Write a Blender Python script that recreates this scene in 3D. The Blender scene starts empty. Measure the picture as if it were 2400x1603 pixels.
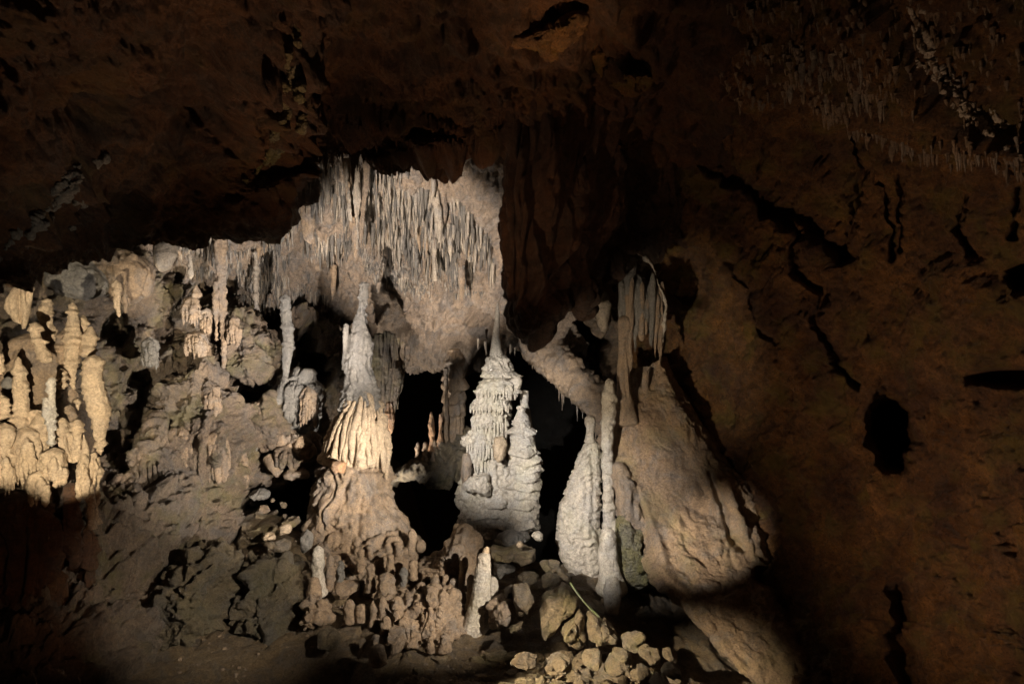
import bpy, math, random
import numpy as np

SC = bpy.context.scene
COL = SC.collection
K = 1.286 / 2400.0            # metres per photo pixel at one metre
ZC = 1.6
rng = random.Random(7)

def P(px, py, D):
    return np.array([(px - 1200.0) * K * D, D, ZC + (801.5 - py) * K * D])

def PA(a):                    # (...,3) array of px,py,D -> world
    a = np.asarray(a, dtype=np.float64)
    D = a[..., 2]
    return np.stack([(a[..., 0] - 1200.0) * K * D, D, ZC + (801.5 - a[..., 1]) * K * D], -1)

def img(p):                   # world -> px, py
    D = np.maximum(p[..., 1], 0.1)
    return p[..., 0] / (K * D) + 1200.0, 801.5 - (p[..., 2] - ZC) / (K * D)

# ------------------------------------------------------------------ noise
def _hash(ix, iy, iz, s):
    h = (ix.astype(np.uint32) * np.uint32(374761393) + iy.astype(np.uint32) * np.uint32(668265263)
         + iz.astype(np.uint32) * np.uint32(2147483647) + np.uint32((s * 974711 + 1013904223) & 0xffffffff))
    h = (h ^ (h >> np.uint32(13))) * np.uint32(1274126177)
    h = (h ^ (h >> np.uint32(16))) * np.uint32(2246822519)
    return h ^ (h >> np.uint32(15))

def noise(p, s=0):
    p = np.asarray(p, dtype=np.float32)
    fl = np.floor(p)
    f = p - fl
    i = fl.astype(np.int64)
    w = f * f * f * (f * (f * 6 - 15) + 10)
    out = np.zeros(p.shape[:-1], dtype=np.float32)
    for dx in (0, 1):
        wx = w[..., 0] if dx else 1 - w[..., 0]
        for dy in (0, 1):
            wy = w[..., 1] if dy else 1 - w[..., 1]
            for dz in (0, 1):
                wz = w[..., 2] if dz else 1 - w[..., 2]
                h = _hash(i[..., 0] + dx, i[..., 1] + dy, i[..., 2] + dz, s)
                gx = (h & np.uint32(1023)).astype(np.float32) / 511.5 - 1
                gy = ((h >> np.uint32(10)) & np.uint32(1023)).astype(np.float32) / 511.5 - 1
                gz = ((h >> np.uint32(20)) & np.uint32(1023)).astype(np.float32) / 511.5 - 1
                out += wx * wy * wz * (gx * (f[..., 0] - dx) + gy * (f[..., 1] - dy) + gz * (f[..., 2] - dz))
    return out * 1.5

def fbm(p, octv=4, s=0, gain=0.5, ridge=False):
    a, t, out = 1.0, 0.0, 0
    for k in range(octv):
        n = noise(p * (2.03 ** k) + 17.3 * k, s + k)
        if ridge:
            n = 0.5 - np.abs(n) * 2
        out = out + a * n
        t += a
        a *= gain
    return out / t

def cells(p, s=0):
    p = np.asarray(p, dtype=np.float32)
    i = np.floor(p).astype(np.int64)
    f1 = np.full(p.shape[:-1], 9.0, dtype=np.float32)
    f2 = f1.copy()
    for dx in (-1, 0, 1):
        for dy in (-1, 0, 1):
            for dz in (-1, 0, 1):
                c = i + np.array([dx, dy, dz])
                h = _hash(c[..., 0], c[..., 1], c[..., 2], s)
                q = np.stack([(h & np.uint32(1023)), (h >> np.uint32(10)) & np.uint32(1023), (h >> np.uint32(20)) & np.uint32(1023)], -1).astype(np.float32) / 1023.0
                d = np.sqrt((((c + q) - p) ** 2).sum(-1))
                f2 = np.minimum(f2, np.maximum(f1, d))
                f1 = np.minimum(f1, d)
    return f1, f2

def disp(p, sty, seed=0):
    """height in metres at world points p, from a dict of recipe terms"""
    h = np.zeros(p.shape[:-1], dtype=np.float32)
    o = np.array([seed * 3.7, seed * 1.9, seed * 5.3])
    q = p + o
    if 'fbm' in sty:
        for a, f, n in ([sty['fbm']] if not isinstance(sty['fbm'], list) else sty['fbm']):
            h += a * fbm(q * f, n, seed)
    if 'ridge' in sty:
        a, f, n = sty['ridge']
        h += a * fbm(q * f, n, seed + 40, ridge=True)
    if 'bil' in sty:            # rounded nodules meeting in sharp creases
        for a, f, n in ([sty['bil']] if not isinstance(sty['bil'], list) else sty['bil']):
            w = noise(q * f * 0.7, seed + 31)[..., None] * (0.25 / f)
            t, am, acc = 0.0, 1.0, 0.0
            for k in range(n):
                t = t + am * np.abs(noise((q + w) * f * 2.1 ** k, seed + 33 + k)); acc += am; am *= 0.55
            h += a * (t / acc * 3.0 - 0.6)
    if 'flute' in sty:          # vertical flutes and ribs
        for a, f, zs in ([sty['flute']] if not isinstance(sty['flute'], list) else sty['flute']):
            w = noise(q * 2.0, seed + 9)[..., None] * 0.06
            n = noise((q + w) * np.array([f, f, f * zs]), seed + 5)
            h += a * (np.minimum(np.abs(n) * 2.6, 1.1) - 0.45)
    if 'ledge' in sty:          # shingle-like overlapping rims
        for a, per, wa, wf in ([sty['ledge']] if not isinstance(sty['ledge'], list) else sty['ledge']):
            zz = q[..., 2] + wa * noise(q * np.array([wf, wf, wf * 0.35]), seed + 3) + wa * 0.5 * noise(q * np.array([wf * 2.6, wf * 2.6, wf]), seed + 4)
            t = zz / per
            ci = np.floor(t)
            t = t - ci
            amp = 0.55 + 0.9 * ((np.sin(ci * 12.9898 + seed) * 43758.5453) % 1.0)
            br = np.clip(0.45 + 1.5 * noise(q * np.array([4.0, 4.0, 2.6]) + ci[..., None] * 7.7, seed + 6), 0, 1.3)
            h += a * amp * br * np.where(t < 0.2, t / 0.2, (1 - t) / 0.8) ** 0.9
    if 'cell' in sty:           # botryoidal popcorn
        for a, f in ([sty['cell']] if not isinstance(sty['cell'], list) else sty['cell']):
            f1, f2 = cells(q * f, seed + 11)
            h += a * (1 - np.clip(f1 * 1.25, 0, 1) ** 2)
    if 'crack' in sty:
        a, f = sty['crack']
        f1, f2 = cells((q + 0.25 * noise(q * 1.7, seed)[..., None]) * f * np.array([1, 1, 0.75]), seed + 21)
        h -= a * np.exp(-((f2 - f1) / 0.07) ** 2)
        h += a * 0.6 * (f1 - 0.5)
    return h

# ------------------------------------------------------------------ meshes
def mesh_grid(name, V, mat, closed_u=False, flip=False):
    """V: (n, m, 3); n runs along, m across (closed when closed_u)"""
    n, m = V.shape[:2]
    me = bpy.data.meshes.new(name)
    idx = np.arange(n * m).reshape(n, m)
    if closed_u:
        b = np.roll(idx, -1, axis=1)
        q = np.stack([idx[:-1], b[:-1], b[1:], idx[1:]], -1).reshape(-1, 4)
    else:
        q = np.stack([idx[:-1, :-1], idx[:-1, 1:], idx[1:, 1:], idx[1:, :-1]], -1).reshape(-1, 4)
    if flip:
        q = q[:, ::-1]
    return mesh_raw(name, V.reshape(-1, 3), q, mat)

def mesh_raw(name, V, q, mat, smooth=True):
    me = bpy.data.meshes.new(name)
    V = np.ascontiguousarray(V, dtype=np.float32)
    q = np.ascontiguousarray(q, dtype=np.int32)
    k = q.shape[1]
    me.vertices.add(len(V)); me.vertices.foreach_set('co', V.ravel())
    me.loops.add(q.size); me.loops.foreach_set('vertex_index', q.ravel())
    me.polygons.add(len(q))
    me.polygons.foreach_set('loop_start', np.arange(0, q.size, k, dtype=np.int32))
    me.polygons.foreach_set('loop_total', np.full(len(q), k, dtype=np.int32))
    me.polygons.foreach_set('use_smooth', np.full(len(q), smooth, dtype=bool))
    me.update(calc_edges=True)
    if mat: me.materials.append(mat)
    return me

def link(me, name, parent=None, org=None):
    o = bpy.data.objects.new(name, me)
    COL.objects.link(o)
    if org is not None:
        o.location = org
    if parent: o.parent = parent
    return o

def tag(o, label=None, cat=None, group=None, kind=None):
    if label: o['label'] = label
    if cat: o['category'] = cat
    if group: o['group'] = group
    if kind: o['kind'] = kind
    return o

def empty(name, loc, label, cat, group=None):
    o = bpy.data.objects.new(name, None); COL.objects.link(o)
    o.location = [float(c) for c in loc]; o.empty_display_size = 0.1
    return tag(o, label, cat, group)

def place(me_V, q, name, mat, parent=None, smooth=True):
    """object with its origin at the middle of its foot"""
    V = np.asarray(me_V).reshape(-1, 3)
    lo, hi = V.min(0), V.max(0)
    org = np.array([(lo[0] + hi[0]) / 2, (lo[1] + hi[1]) / 2, lo[2]])
    me = mesh_raw(name, V - org, q, mat, smooth)
    o = bpy.data.objects.new(name, me); COL.objects.link(o)
    if parent is not None:
        o.parent = parent
        org = org - np.array(parent.location)
    o.location = [float(c) for c in org]
    return o

def gridq(n, m, closed=False):
    idx = np.arange(n * m).reshape(n, m)
    if closed:
        b = np.roll(idx, -1, axis=1)
        return np.stack([idx[:-1], b[:-1], b[1:], idx[1:]], -1).reshape(-1, 4)
    return np.stack([idx[:-1, :-1], idx[:-1, 1:], idx[1:, 1:], idx[1:, :-1]], -1).reshape(-1, 4)

def normals(V, closed=False):
    du = np.gradient(V, axis=0)
    if closed:
        dv = (np.roll(V, -1, 1) - np.roll(V, 1, 1)) / 2
    else:
        dv = np.gradient(V, axis=1)
    n = np.cross(dv, du)
    l = np.linalg.norm(n, axis=-1, keepdims=True)
    return n / np.maximum(l, 1e-9)

def crom(pts, ts):
    """Catmull-Rom through pts (n,k) at parameters ts in [0,1], uniform"""
    pts = np.asarray(pts, dtype=np.float64)
    n = len(pts)
    if n == 2:
        return pts[0] + (pts[1] - pts[0]) * ts[:, None]
    x = ts * (n - 1)
    i = np.clip(np.floor(x).astype(int), 0, n - 2)
    f = (x - i)[:, None]
    ext = np.concatenate([[2 * pts[0] - pts[1]], pts, [2 * pts[-1] - pts[-2]]])
    a, b, c, d = ext[i], ext[i + 1], ext[i + 2], ext[i + 3]
    return 0.5 * (2 * b + (c - a) * f + (2 * a - 5 * b + 4 * c - d) * f ** 2 + (3 * b - a - 3 * c + d) * f ** 3)

def splat(V, N, feats):
    """relief features given by photo pixel and radius; bump > 0 toward the viewer"""
    px, py = img(V)
    h = np.zeros(px.shape); hr = np.zeros(px.shape)
    for f in feats:
        if f[0] == 'b':
            _, x, y, rx, ry, a = f[:6]
            d = ((px - x) / rx) ** 2 + ((py - y) / ry) ** 2
            h += a * np.exp(-d)
        elif f[0] == 'd':         # dome with a steep rim
            _, x, y, rx, ry, a = f[:6]
            d = ((px - x) / rx) ** 2 + ((py - y) / ry) ** 2
            h += a * np.sqrt(np.clip(1 - d, 0, 1))
        elif f[0] == 'h':         # hole with steep sides
            _, x, y, rx, ry, a = f[:6]
            w = 0.25 * noise(np.stack([px / 40, py / 40, px * 0], -1), 3)
            d = np.sqrt(((px - x) / rx) ** 2 + ((py - y) / ry) ** 2) + w
            hr += a / (1 + np.exp((d - 1) * 8))
        elif f[0] == 'l':         # groove or rib along a polyline
            _, pts, w, a = f[:4]
            best = np.full(px.shape, 1e9)
            for (x0, y0), (x1, y1) in zip(pts[:-1], pts[1:]):
                dx, dy = x1 - x0, y1 - y0
                t = np.clip(((px - x0) * dx + (py - y0) * dy) / (dx * dx + dy * dy), 0, 1)
                best = np.minimum(best, np.hypot(px - x0 - t * dx, py - y0 - t * dy))
            if a < 0:
                ww = w * (0.75 + 0.9 * np.abs(noise(np.stack([px / 55, py / 55, px * 0 + .5], -1), 8)))
                hr += -a * 0.45 * np.exp(-(best / ww) ** 2)
            else: h += a * np.exp(-(best / w) ** 2)
        elif f[0] == 's':         # step: everything on one side of a polyline is raised, soft width w
            _, pts, w, a, reach = f[:5]
            best = np.full(px.shape, 1e9); side = np.zeros(px.shape)
            for (x0, y0), (x1, y1) in zip(pts[:-1], pts[1:]):
                dx, dy = x1 - x0, y1 - y0
                t = np.clip(((px - x0) * dx + (py - y0) * dy) / (dx * dx + dy * dy), 0, 1)
                ex, ey = px - x0 - t * dx, py - y0 - t * dy
                d = np.hypot(ex, ey); c = (dx * ey - dy * ex)
                m = d < best
                best = np.where(m, d, best); side = np.where(m, np.sign(c), side)
            sd = best * side
            h += a * (1 / (1 + np.exp(-sd / w))) * np.exp(-(np.maximum(sd, 0) / reach))
    return h, hr

def fade_edge(n, m, e):
    a = np.minimum(np.arange(n), np.arange(n)[::-1])[:, None] / max(1, e)
    b = np.minimum(np.arange(m), np.arange(m)[::-1])[None] / max(1, e)
    return np.clip(np.minimum(a, b), 0, 1)

def loft_V(curves, nu, nv):
    """curves of (px,py,D) -> world grid (nu across curves, nv along them)"""
    tv = np.linspace(0, 1, nv)
    C = np.array([crom(c, tv) for c in curves])
    tu = np.linspace(0, 1, nu)
    G = crom(C.reshape(len(C), -1), tu).reshape(nu, nv, 3)
    return PA(G)

def toward(V, N):
    """turn normals to face the viewer"""
    s = np.sign((N * (np.array([0, 0, ZC]) - V)).sum(-1, keepdims=True).mean())
    return N * s, s

def loft(name, curves, nu, nv, sty, mat, feats=(), seed=0, parent=None):
    V = loft_V(curves, nu, nv)
    N, s = toward(V, normals(V))
    h = disp(V, sty, seed)
    if feats:
        hs, hr = splat(V, N, feats)
        h = h + hs
        ray = V - np.array([0, 0, ZC]); ray /= np.linalg.norm(ray, axis=-1, keepdims=True)
        V = V + ray * hr[..., None]
    V = V + N * h[..., None]
    q = gridq(nu, nv)
    o = place(V, q if s < 0 else q[:, ::-1], name, mat, parent)
    return o, V

def tube(name, rows, D, mat, sty, seed=0, ratio=0.85, res=0.014, caps=(1.0, 0.5), parent=None, lean=0.0):
    """rows: (py, xl, xr) top to bottom, traced from the photo; body round in plan, standing at depth D"""
    R = np.array(rows, dtype=float)
    py, xl, xr = R[:, 0], R[:, 1], R[:, 2]
    Dr = R[:, 3] if R.shape[1] > 3 else np.full(len(R), D)
    z = ZC + (801.5 - py) * K * Dr
    cx = ((xl + xr) / 2 - 1200) * K * Dr
    r = np.maximum((xr - xl) / 2 * K * Dr, 0.002)
    H = z[0] - z[-1]
    n = int(np.clip(H / res, 8, 520))
    m = int(np.clip(2 * math.pi * r.max() / res, 10, 520))
    s = np.linspace(0, 1, n)
    zz = z[0] - s * H
    order = np.argsort(z)
    # smooth interpolation of the traced outline
    def it(v):
        lin = np.interp(zz, z[order], v[order])
        k = max(1, n // (len(R) * 5))
        if k > 1 and n > 3 * k:
            pad = np.pad(lin, k, mode='edge'); ker = np.ones(2 * k + 1) / (2 * k + 1)
            lin = np.convolve(pad, ker, 'valid')
        return lin
    rr, cc, dd = it(r), it(cx), it(Dr)
    # rounded ends
    t0 = max(rr[0] * caps[0], res); t1 = max(rr[-1] * caps[1], res * 0.5)
    a = np.clip((zz[0] - zz) / t0, 0, 1); b = np.clip((zz - zz[-1]) / t1, 0, 1)
    round_ = np.sqrt(np.clip(1 - (1 - a) ** 2, 0, 1)) * np.sqrt(np.clip(1 - (1 - b) ** 2, 0, 1))
    rr = rr * round_
    th = np.linspace(0, 2 * math.pi, m, endpoint=False)
    dd = dd + lean * (zz - zz[-1])
    X = cc[:, None] + rr[:, None] * np.cos(th)
    Y = dd[:, None] + rr[:, None] * ratio * np.sin(th)
    V = np.stack([X, Y, np.repeat(zz[:, None], m, 1)], -1)
    N = np.stack([np.cos(th), np.sin(th) , 0 * th], -1)[None].repeat(n, 0)
    h = disp(V, sty, seed)
    h = h - np.percentile(h, 62)
    V = V + N * (h * np.clip(round_, 0, 1))[:, None if h.ndim == 1 else slice(None)][..., None] if h.ndim == 1 else V + N * (h * np.clip(round_, 0, 1)[:, None])[..., None]
    # slight vertical jitter of the rims keeps the terraces from reading as lathe work
    V[..., 2] += (0.35 * res) * noise(V * 14, seed)
    V = np.concatenate([np.repeat(V[:1].mean(1, keepdims=True), m, 1), V, np.repeat(V[-1:].mean(1, keepdims=True), m, 1)], 0)
    q = gridq(n + 2, m, True)
    return place(V, q, name, mat, parent)

def blob(name, outline, D, T, mat, sty, seed=0, res=0.016, cuts=0, parent=None, sq=1.0, tilt=0.0):
    """closed rock from a traced outline: real thickness T (m, half depth), optional flat fracture planes"""
    O = np.array(outline, dtype=float)
    cx, cy = O[:, 0].mean(), O[:, 1].mean()
    w = np.hypot(O[:, 0] - cx, O[:, 1] - cy).max() * K * D
    n = int(np.clip(math.pi * max(w, T) / res, 12, 330)); m = int(np.clip(2 * math.pi * w / res, 16, 520))
    nxt = np.roll(O, -1, 0)
    th = np.linspace(0, 2 * math.pi, m, endpoint=False)
    Rr = np.zeros(m)
    for a, b in zip(O, nxt):          # ray against each edge
        ax, ay, bx, by = a[0] - cx, a[1] - cy, b[0] - cx, b[1] - cy
        ex, ey = bx - ax, by - ay
        c, s_ = np.cos(th), -np.sin(th)
        den = c * ey - s_ * ex
        den = np.where(np.abs(den) < 1e-9, 1e-9, den)
        t = (ax * ey - ay * ex) / den
        u = (ax * s_ - ay * c) / den
        ok = (t > 0) & (u >= -1e-6) & (u <= 1 + 1e-6)
        Rr = np.where(ok, np.maximum(Rr, t), Rr)
    Rr = np.where(Rr <= 0, np.median(Rr[Rr > 0]), Rr)
    k = max(1, m // 130)
    pad = np.concatenate([Rr[-k:], Rr, Rr[:k]]); Rr = np.convolve(pad, np.ones(2 * k + 1) / (2 * k + 1), 'valid')
    ph = np.linspace(0, math.pi, n)
    S = np.stack([np.sin(ph)[:, None] * np.cos(th), -np.cos(ph)[:, None] * np.ones(m), np.sin(ph)[:, None] * np.sin(th)], -1)
    if cuts >= 9:
        rh = np.sin(ph)[:, None] ** 0.55
        S = np.stack([rh * np.cos(th), -np.sign(np.cos(ph))[:, None] * np.abs(np.cos(ph))[:, None] ** 0.55 * np.ones(m), rh * np.sin(th)], -1)
    rg = np.random.RandomState(seed + 5)
    for _ in range(cuts):
        nn = rg.normal(size=3); nn[1] = -abs(nn[1]) * 0.9; nn /= np.linalg.norm(nn)
        d = rg.uniform(0.55, 0.92)
        e = np.maximum(0, (S * nn).sum(-1) - d)
        S = S - e[..., None] * nn
    S = np.clip(S, -1, 1)
    rho = np.hypot(S[..., 0], S[..., 2])
    base = np.array(P(cx, cy, D))
    X = base[0] + rho * Rr * K * D * np.cos(th)
    Z = base[2] + rho * Rr * K * D * np.sin(th)
    Y = base[1] + S[..., 1] * T + tilt * (Z - base[2])
    V = np.stack([X, Y, Z], -1)
    N = normals(V, True)
    out = V - V.mean((0, 1))
    N = N * np.sign((N * out).sum(-1).mean())
    sg = np.sign((normals(V, True) * out).sum(-1).mean())
    h = disp(V, sty, seed)
    f = np.clip(np.sin(ph) * 4, 0, 1)[:, None]
    N[0] = [0, -1, 0]; N[-1] = [0, 1, 0]
    V = V + N * h[..., None]
    V[0] = V[1].mean(0); V[-1] = V[-2].mean(0)
    q = gridq(n, m, True)
    return place(V, q if sg < 0 else q[:, ::-1], name, mat, parent)

def strand(name, pts, rad, mat, sty, seed=0, parent=None, n=160, m=12, flat=1.0):
    C = PA(crom(pts, np.linspace(0, 1, n)))
    T = np.gradient(C, axis=0); T /= np.linalg.norm(T, axis=1, keepdims=True)
    U = np.cross(T, [0, 1, 0]); U /= np.linalg.norm(U, axis=1, keepdims=True); W = np.cross(T, U)
    th = np.linspace(0, 2 * math.pi, m, endpoint=False)
    r = np.interp(np.linspace(0, 1, n), np.linspace(0, 1, len(rad)), rad)
    r = r * np.clip(np.minimum(np.arange(n), np.arange(n)[::-1]) / 3.0, 0.05, 1)
    N = U[:, None] * np.cos(th)[None, :, None] + W[:, None] * np.sin(th)[None, :, None]
    V = C[:, None] + N * r[:, None, None]
    V = V + N * (disp(V, sty, seed) * np.minimum(1, r / 0.01)[:, None])[..., None]
    return place(V, gridq(n, m, True), name, mat, parent)

def fluted(x0, x1, y0, y1, D, n, mat, label, seed, group=None, top=.35, bulge=.25, slant=0.0, wj=1.0, sty=None, name='flowstone_drape'):
    """a domed drape: a rounded cap with separate hanging ribs of uneven length"""
    rg = np.random.RandomState(seed)
    t = empty(name, P((x0 + x1) / 2, y1, D), label, 'flowstone', group)
    w = (x1 - x0) / 2; c = (x0 + x1) / 2; h = y1 - y0
    sty = sty or {'fbm': [(0.025, 5, 5)], 'bil': (.012, 12, 4), 'ledge': (.006, .05, .04, 8)}
    tube('cap', [(y0, c - w * .35, c + w * .35), (y0 + h * .12, c - w * .75, c + w * .78), (y0 + h * .3, c - w * .92, c + w * .92), (y0 + h * .62, c - w * .9, c + w * .9), (y0 + h * .8, c - w * .7, c + w * .7)],
         D, M[mat], dict(sty, flute=[(.03, 9, .12)]), seed, bulge / max(.01, w * K * D) if bulge < w * K * D else 1.0, .009, caps=(1.2, 1.0), parent=t)
    b = min(bulge, w * K * D)
    for i in range(n):
        u = -0.94 + 1.88 * (i + .5 + rg.uniform(-.25, .25)) / n
        ys = y0 + h * (top * (0.35 + 0.9 * abs(u) ** 1.5)) + rg.uniform(0, h * .12)
        ye = y1 - h * rg.uniform(0, .28) + slant * u * h
        pts = []
        for y in np.linspace(ys, ye, 6):
            f = min(1, (y - y0) / (h * .45)); hw = w * (0.55 + .45 * math.sqrt(max(0, 1 - (1 - f) ** 2)))
            uu = u + .05 * math.sin(y * .06 + i)
            pts.append((c + uu * hw, y, D - b * math.sqrt(max(.02, 1 - uu * uu)) * (.75 + .25 * f)))
        r = w * K * D / n * rg.uniform(.75, 1.35) * wj
        strand('rib', pts, [.006, r * .9, r * 1.1, r, r * .8, r * .25], M[mat], sty, seed + 7 * i, t, 60, 14)
    return t

# ------------------------------------------------------------------ materials
def stone(name, a, b, dark, rough=(0.28, 0.72), bump=0.5, scale=1.0, streak=0.0, dark_amt=0.35, moss=None, moss_amt=0.0, spec=0.5, fine=60.0, pop=0.0, cool=0.5, pits=0.5):
    m = bpy.data.materials.new(name); m.use_nodes = True
    nt = m.node_tree; nt.nodes.clear(); L = nt.links.new
    def N(t, **kw):
        n = nt.nodes.new(t)
        for k, v in kw.items():
            setattr(n, k, v)
        return n
    out = N('ShaderNodeOutputMaterial'); bs = N('ShaderNodeBsdfPrincipled')
    L(bs.outputs[0], out.inputs[0])
    geo = N('ShaderNodeNewGeometry')
    def noise_n(sc, det=5, rough_=0.6, vec=None, dist=0.0):
        n = N('ShaderNodeTexNoise'); n.inputs['Scale'].default_value = sc; n.inputs['Detail'].default_value = det
        n.inputs['Roughness'].default_value = rough_; n.inputs['Distortion'].default_value = dist
        L(vec or geo.outputs['Position'], n.inputs['Vector']); return n
    def ramp(src, p0, p1, c0=(0, 0, 0, 1), c1=(1, 1, 1, 1)):
        r = N('ShaderNodeValToRGB'); e = r.color_ramp.elements
        e[0].position, e[1].position = p0, p1; e[0].color, e[1].color = c0, c1
        L(src, r.inputs[0]); return r
    def mix(fac, c1, c2, mode='MIX'):
        x = N('ShaderNodeMix', data_type='RGBA', blend_type=mode)
        for s, v in ((x.inputs[0], fac), (x.inputs[6], c1), (x.inputs[7], c2)):
            if hasattr(v, 'default_value'): L(v, s)
            elif isinstance(v, (int, float)): s.default_value = v
            else: s.default_value = (*v, 1)
        return x.outputs[2]
    base = ramp(noise_n(1.7 * scale, 6, 0.65).outputs[0], 0.36, 0.64)
    col = mix(base.outputs[0], a, b)
    f2 = ramp(noise_n(9 * scale, 6, 0.7, dist=0.4).outputs[0], 0.42, 0.75)
    dk = N('ShaderNodeMath', operation='MULTIPLY'); L(f2.outputs[0], dk.inputs[0]); dk.inputs[1].default_value = dark_amt
    col = mix(dk.outputs[0], col, dark)
    # cool mineral film in patches, small pits, fine grain of the calcite
    cf = ramp(noise_n(3.7 * scale, 7, 0.7, dist=0.8).outputs[0], 0.47, 0.62)
    cm = N('ShaderNodeMath', operation='MULTIPLY'); L(cf.outputs[0], cm.inputs[0]); cm.inputs[1].default_value = cool
    lum = sum(b) / 3
    col = mix(cm.outputs[0], col, (lum * 0.80, lum * 0.82, lum * 0.86))
    pf = ramp(noise_n(33 * scale, 5, 0.7).outputs[0], 0.56, 0.66)
    pm_ = N('ShaderNodeMath', operation='MULTIPLY'); L(pf.outputs[0], pm_.inputs[0]); pm_.inputs[1].default_value = pits
    col = mix(pm_.outputs[0], col, dark)
    g = ramp(noise_n(fine, 4, 0.75).outputs[0], 0.28, 0.72, (0.45, 0.45, 0.45, 1), (1.35, 1.32, 1.28, 1))
    col = mix(1.0, col, g.outputs[0], 'MULTIPLY')
    if streak > 0:
        mp = N('ShaderNodeMapping'); mp.inputs['Scale'].default_value = (1, 1, 0.09)
        L(geo.outputs['Position'], mp.inputs[0])
        st = ramp(noise_n(16 * scale, 4, 0.6, mp.outputs[0], 0.3).outputs[0], 0.45, 0.72)
        sm = N('ShaderNodeMath', operation='MULTIPLY'); L(st.outputs[0], sm.inputs[0]); sm.inputs[1].default_value = streak
        col = mix(sm.outputs[0], col, dark)
    if moss:
        mm = ramp(noise_n(3.1, 5, 0.6).outputs[0], 0.5, 0.66)
        ms = N('ShaderNodeMath', operation='MULTIPLY'); L(mm.outputs[0], ms.inputs[0]); ms.inputs[1].default_value = moss_amt
        col = mix(ms.outputs[0], col, moss)
    L(col, bs.inputs['Base Color'])
    rr = ramp(noise_n(5.3, 4, 0.6).outputs[0], 0.35, 0.65, (rough[0],) * 3 + (1,), (rough[1],) * 3 + (1,))
    L(rr.outputs[0], bs.inputs['Roughness'])
    bs.inputs['Specular IOR Level'].default_value = spec
    # micro relief
    n1 = noise_n(14 * scale, 9, 0.8); n2 = noise_n(95, 4, 0.7)
    ad = N('ShaderNodeMath', operation='MULTIPLY_ADD'); L(n2.outputs[0], ad.inputs[0]); ad.inputs[1].default_value = 0.25; L(n1.outputs[0], ad.inputs[2])
    hgt = ad.outputs[0]
    if pop > 0:
        v = N('ShaderNodeTexVoronoi'); v.inputs['Scale'].default_value = 42; L(geo.outputs['Position'], v.inputs['Vector'])
        a2 = N('ShaderNodeMath', operation='MULTIPLY_ADD'); L(v.outputs[0], a2.inputs[0]); a2.inputs[1].default_value = -pop; L(hgt, a2.inputs[2]); hgt = a2.outputs[0]
    bp = N('ShaderNodeBump'); bp.inputs['Strength'].default_value = min(1.0, bump * 1.5); bp.inputs['Distance'].default_value = 0.07
    L(hgt, bp.inputs['Height']); L(bp.outputs[0], bs.inputs['Normal'])
    return m

M = {}
M['grotto'] = stone('grotto_limestone', (0.40, 0.30, 0.215), (0.30, 0.235, 0.18), (0.10, 0.085, 0.075), bump=0.55, dark_amt=0.55, streak=0.15)
M['stalac'] = stone('stalactite_calcite', (0.42, 0.35, 0.27), (0.27, 0.235, 0.19), (0.13, 0.11, 0.10), bump=0.3, dark_amt=0.4, streak=0.3)
M['tan'] = stone('tan_flowstone', (0.42, 0.30, 0.195), (0.30, 0.225, 0.155), (0.13, 0.10, 0.08), bump=0.45, streak=0.4, dark_amt=0.4)
M['cream'] = stone('cream_flowstone', (0.62, 0.48, 0.33), (0.48, 0.37, 0.25), (0.25, 0.18, 0.12), pits=0.3, cool=0.15, bump=0.4, streak=0.35, dark_amt=0.3, rough=(0.4, 0.75))
M['white'] = stone('white_calcite', (0.60, 0.53, 0.44), (0.44, 0.40, 0.34), (0.18, 0.15, 0.12), pits=0.55, cool=0.45, bump=0.35, streak=0.25, dark_amt=0.35, rough=(0.22, 0.6), spec=0.6, moss=(0.46, 0.42, 0.24), moss_amt=0.2, pop=0.25)
M['grey'] = stone('grey_flowstone', (0.30, 0.28, 0.25), (0.21, 0.195, 0.175), (0.08, 0.075, 0.07), bump=0.5, streak=0.35, dark_amt=0.4, rough=(0.28, 0.7), spec=0.55)
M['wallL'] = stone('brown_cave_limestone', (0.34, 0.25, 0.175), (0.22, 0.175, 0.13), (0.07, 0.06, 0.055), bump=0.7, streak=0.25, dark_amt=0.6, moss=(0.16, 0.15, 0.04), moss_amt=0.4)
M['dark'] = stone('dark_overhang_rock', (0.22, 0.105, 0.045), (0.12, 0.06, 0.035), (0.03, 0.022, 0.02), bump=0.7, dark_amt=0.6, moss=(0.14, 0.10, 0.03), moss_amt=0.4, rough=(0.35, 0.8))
M['wallR'] = stone('ochre_cave_rock', (0.38, 0.20, 0.07), (0.14, 0.07, 0.04), (0.03, 0.018, 0.012), bump=0.8, dark_amt=0.85, scale=1.2, moss=(0.19, 0.16, 0.04), moss_amt=0.6, cool=0.25, pits=0.8)
M['orange'] = stone('orange_flowstone', (0.50, 0.26, 0.12), (0.42, 0.27, 0.16), (0.2, 0.11, 0.06), bump=0.45, dark_amt=0.35)
M['boulder'] = stone('boulder_limestone', (0.42, 0.32, 0.20), (0.30, 0.235, 0.155), (0.12, 0.09, 0.06), bump=0.7, dark_amt=0.5, moss=(0.25, 0.24, 0.08), moss_amt=0.35)
M['crag'] = stone('crag_limestone', (0.28, 0.22, 0.14), (0.18, 0.15, 0.10), (0.06, 0.05, 0.035), bump=0.9, dark_amt=0.6, moss=(0.16, 0.15, 0.07), moss_amt=0.25)
M['mossy'] = stone('mossy_flowstone', (0.26, 0.25, 0.10), (0.34, 0.28, 0.16), (0.10, 0.09, 0.04), bump=0.8, dark_amt=0.4, pop=0.5)
M['soil'] = stone('cave_soil', (0.30, 0.22, 0.125), (0.20, 0.145, 0.09), (0.05, 0.035, 0.025), bump=0.9, dark_amt=0.5, scale=1.4)
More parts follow.
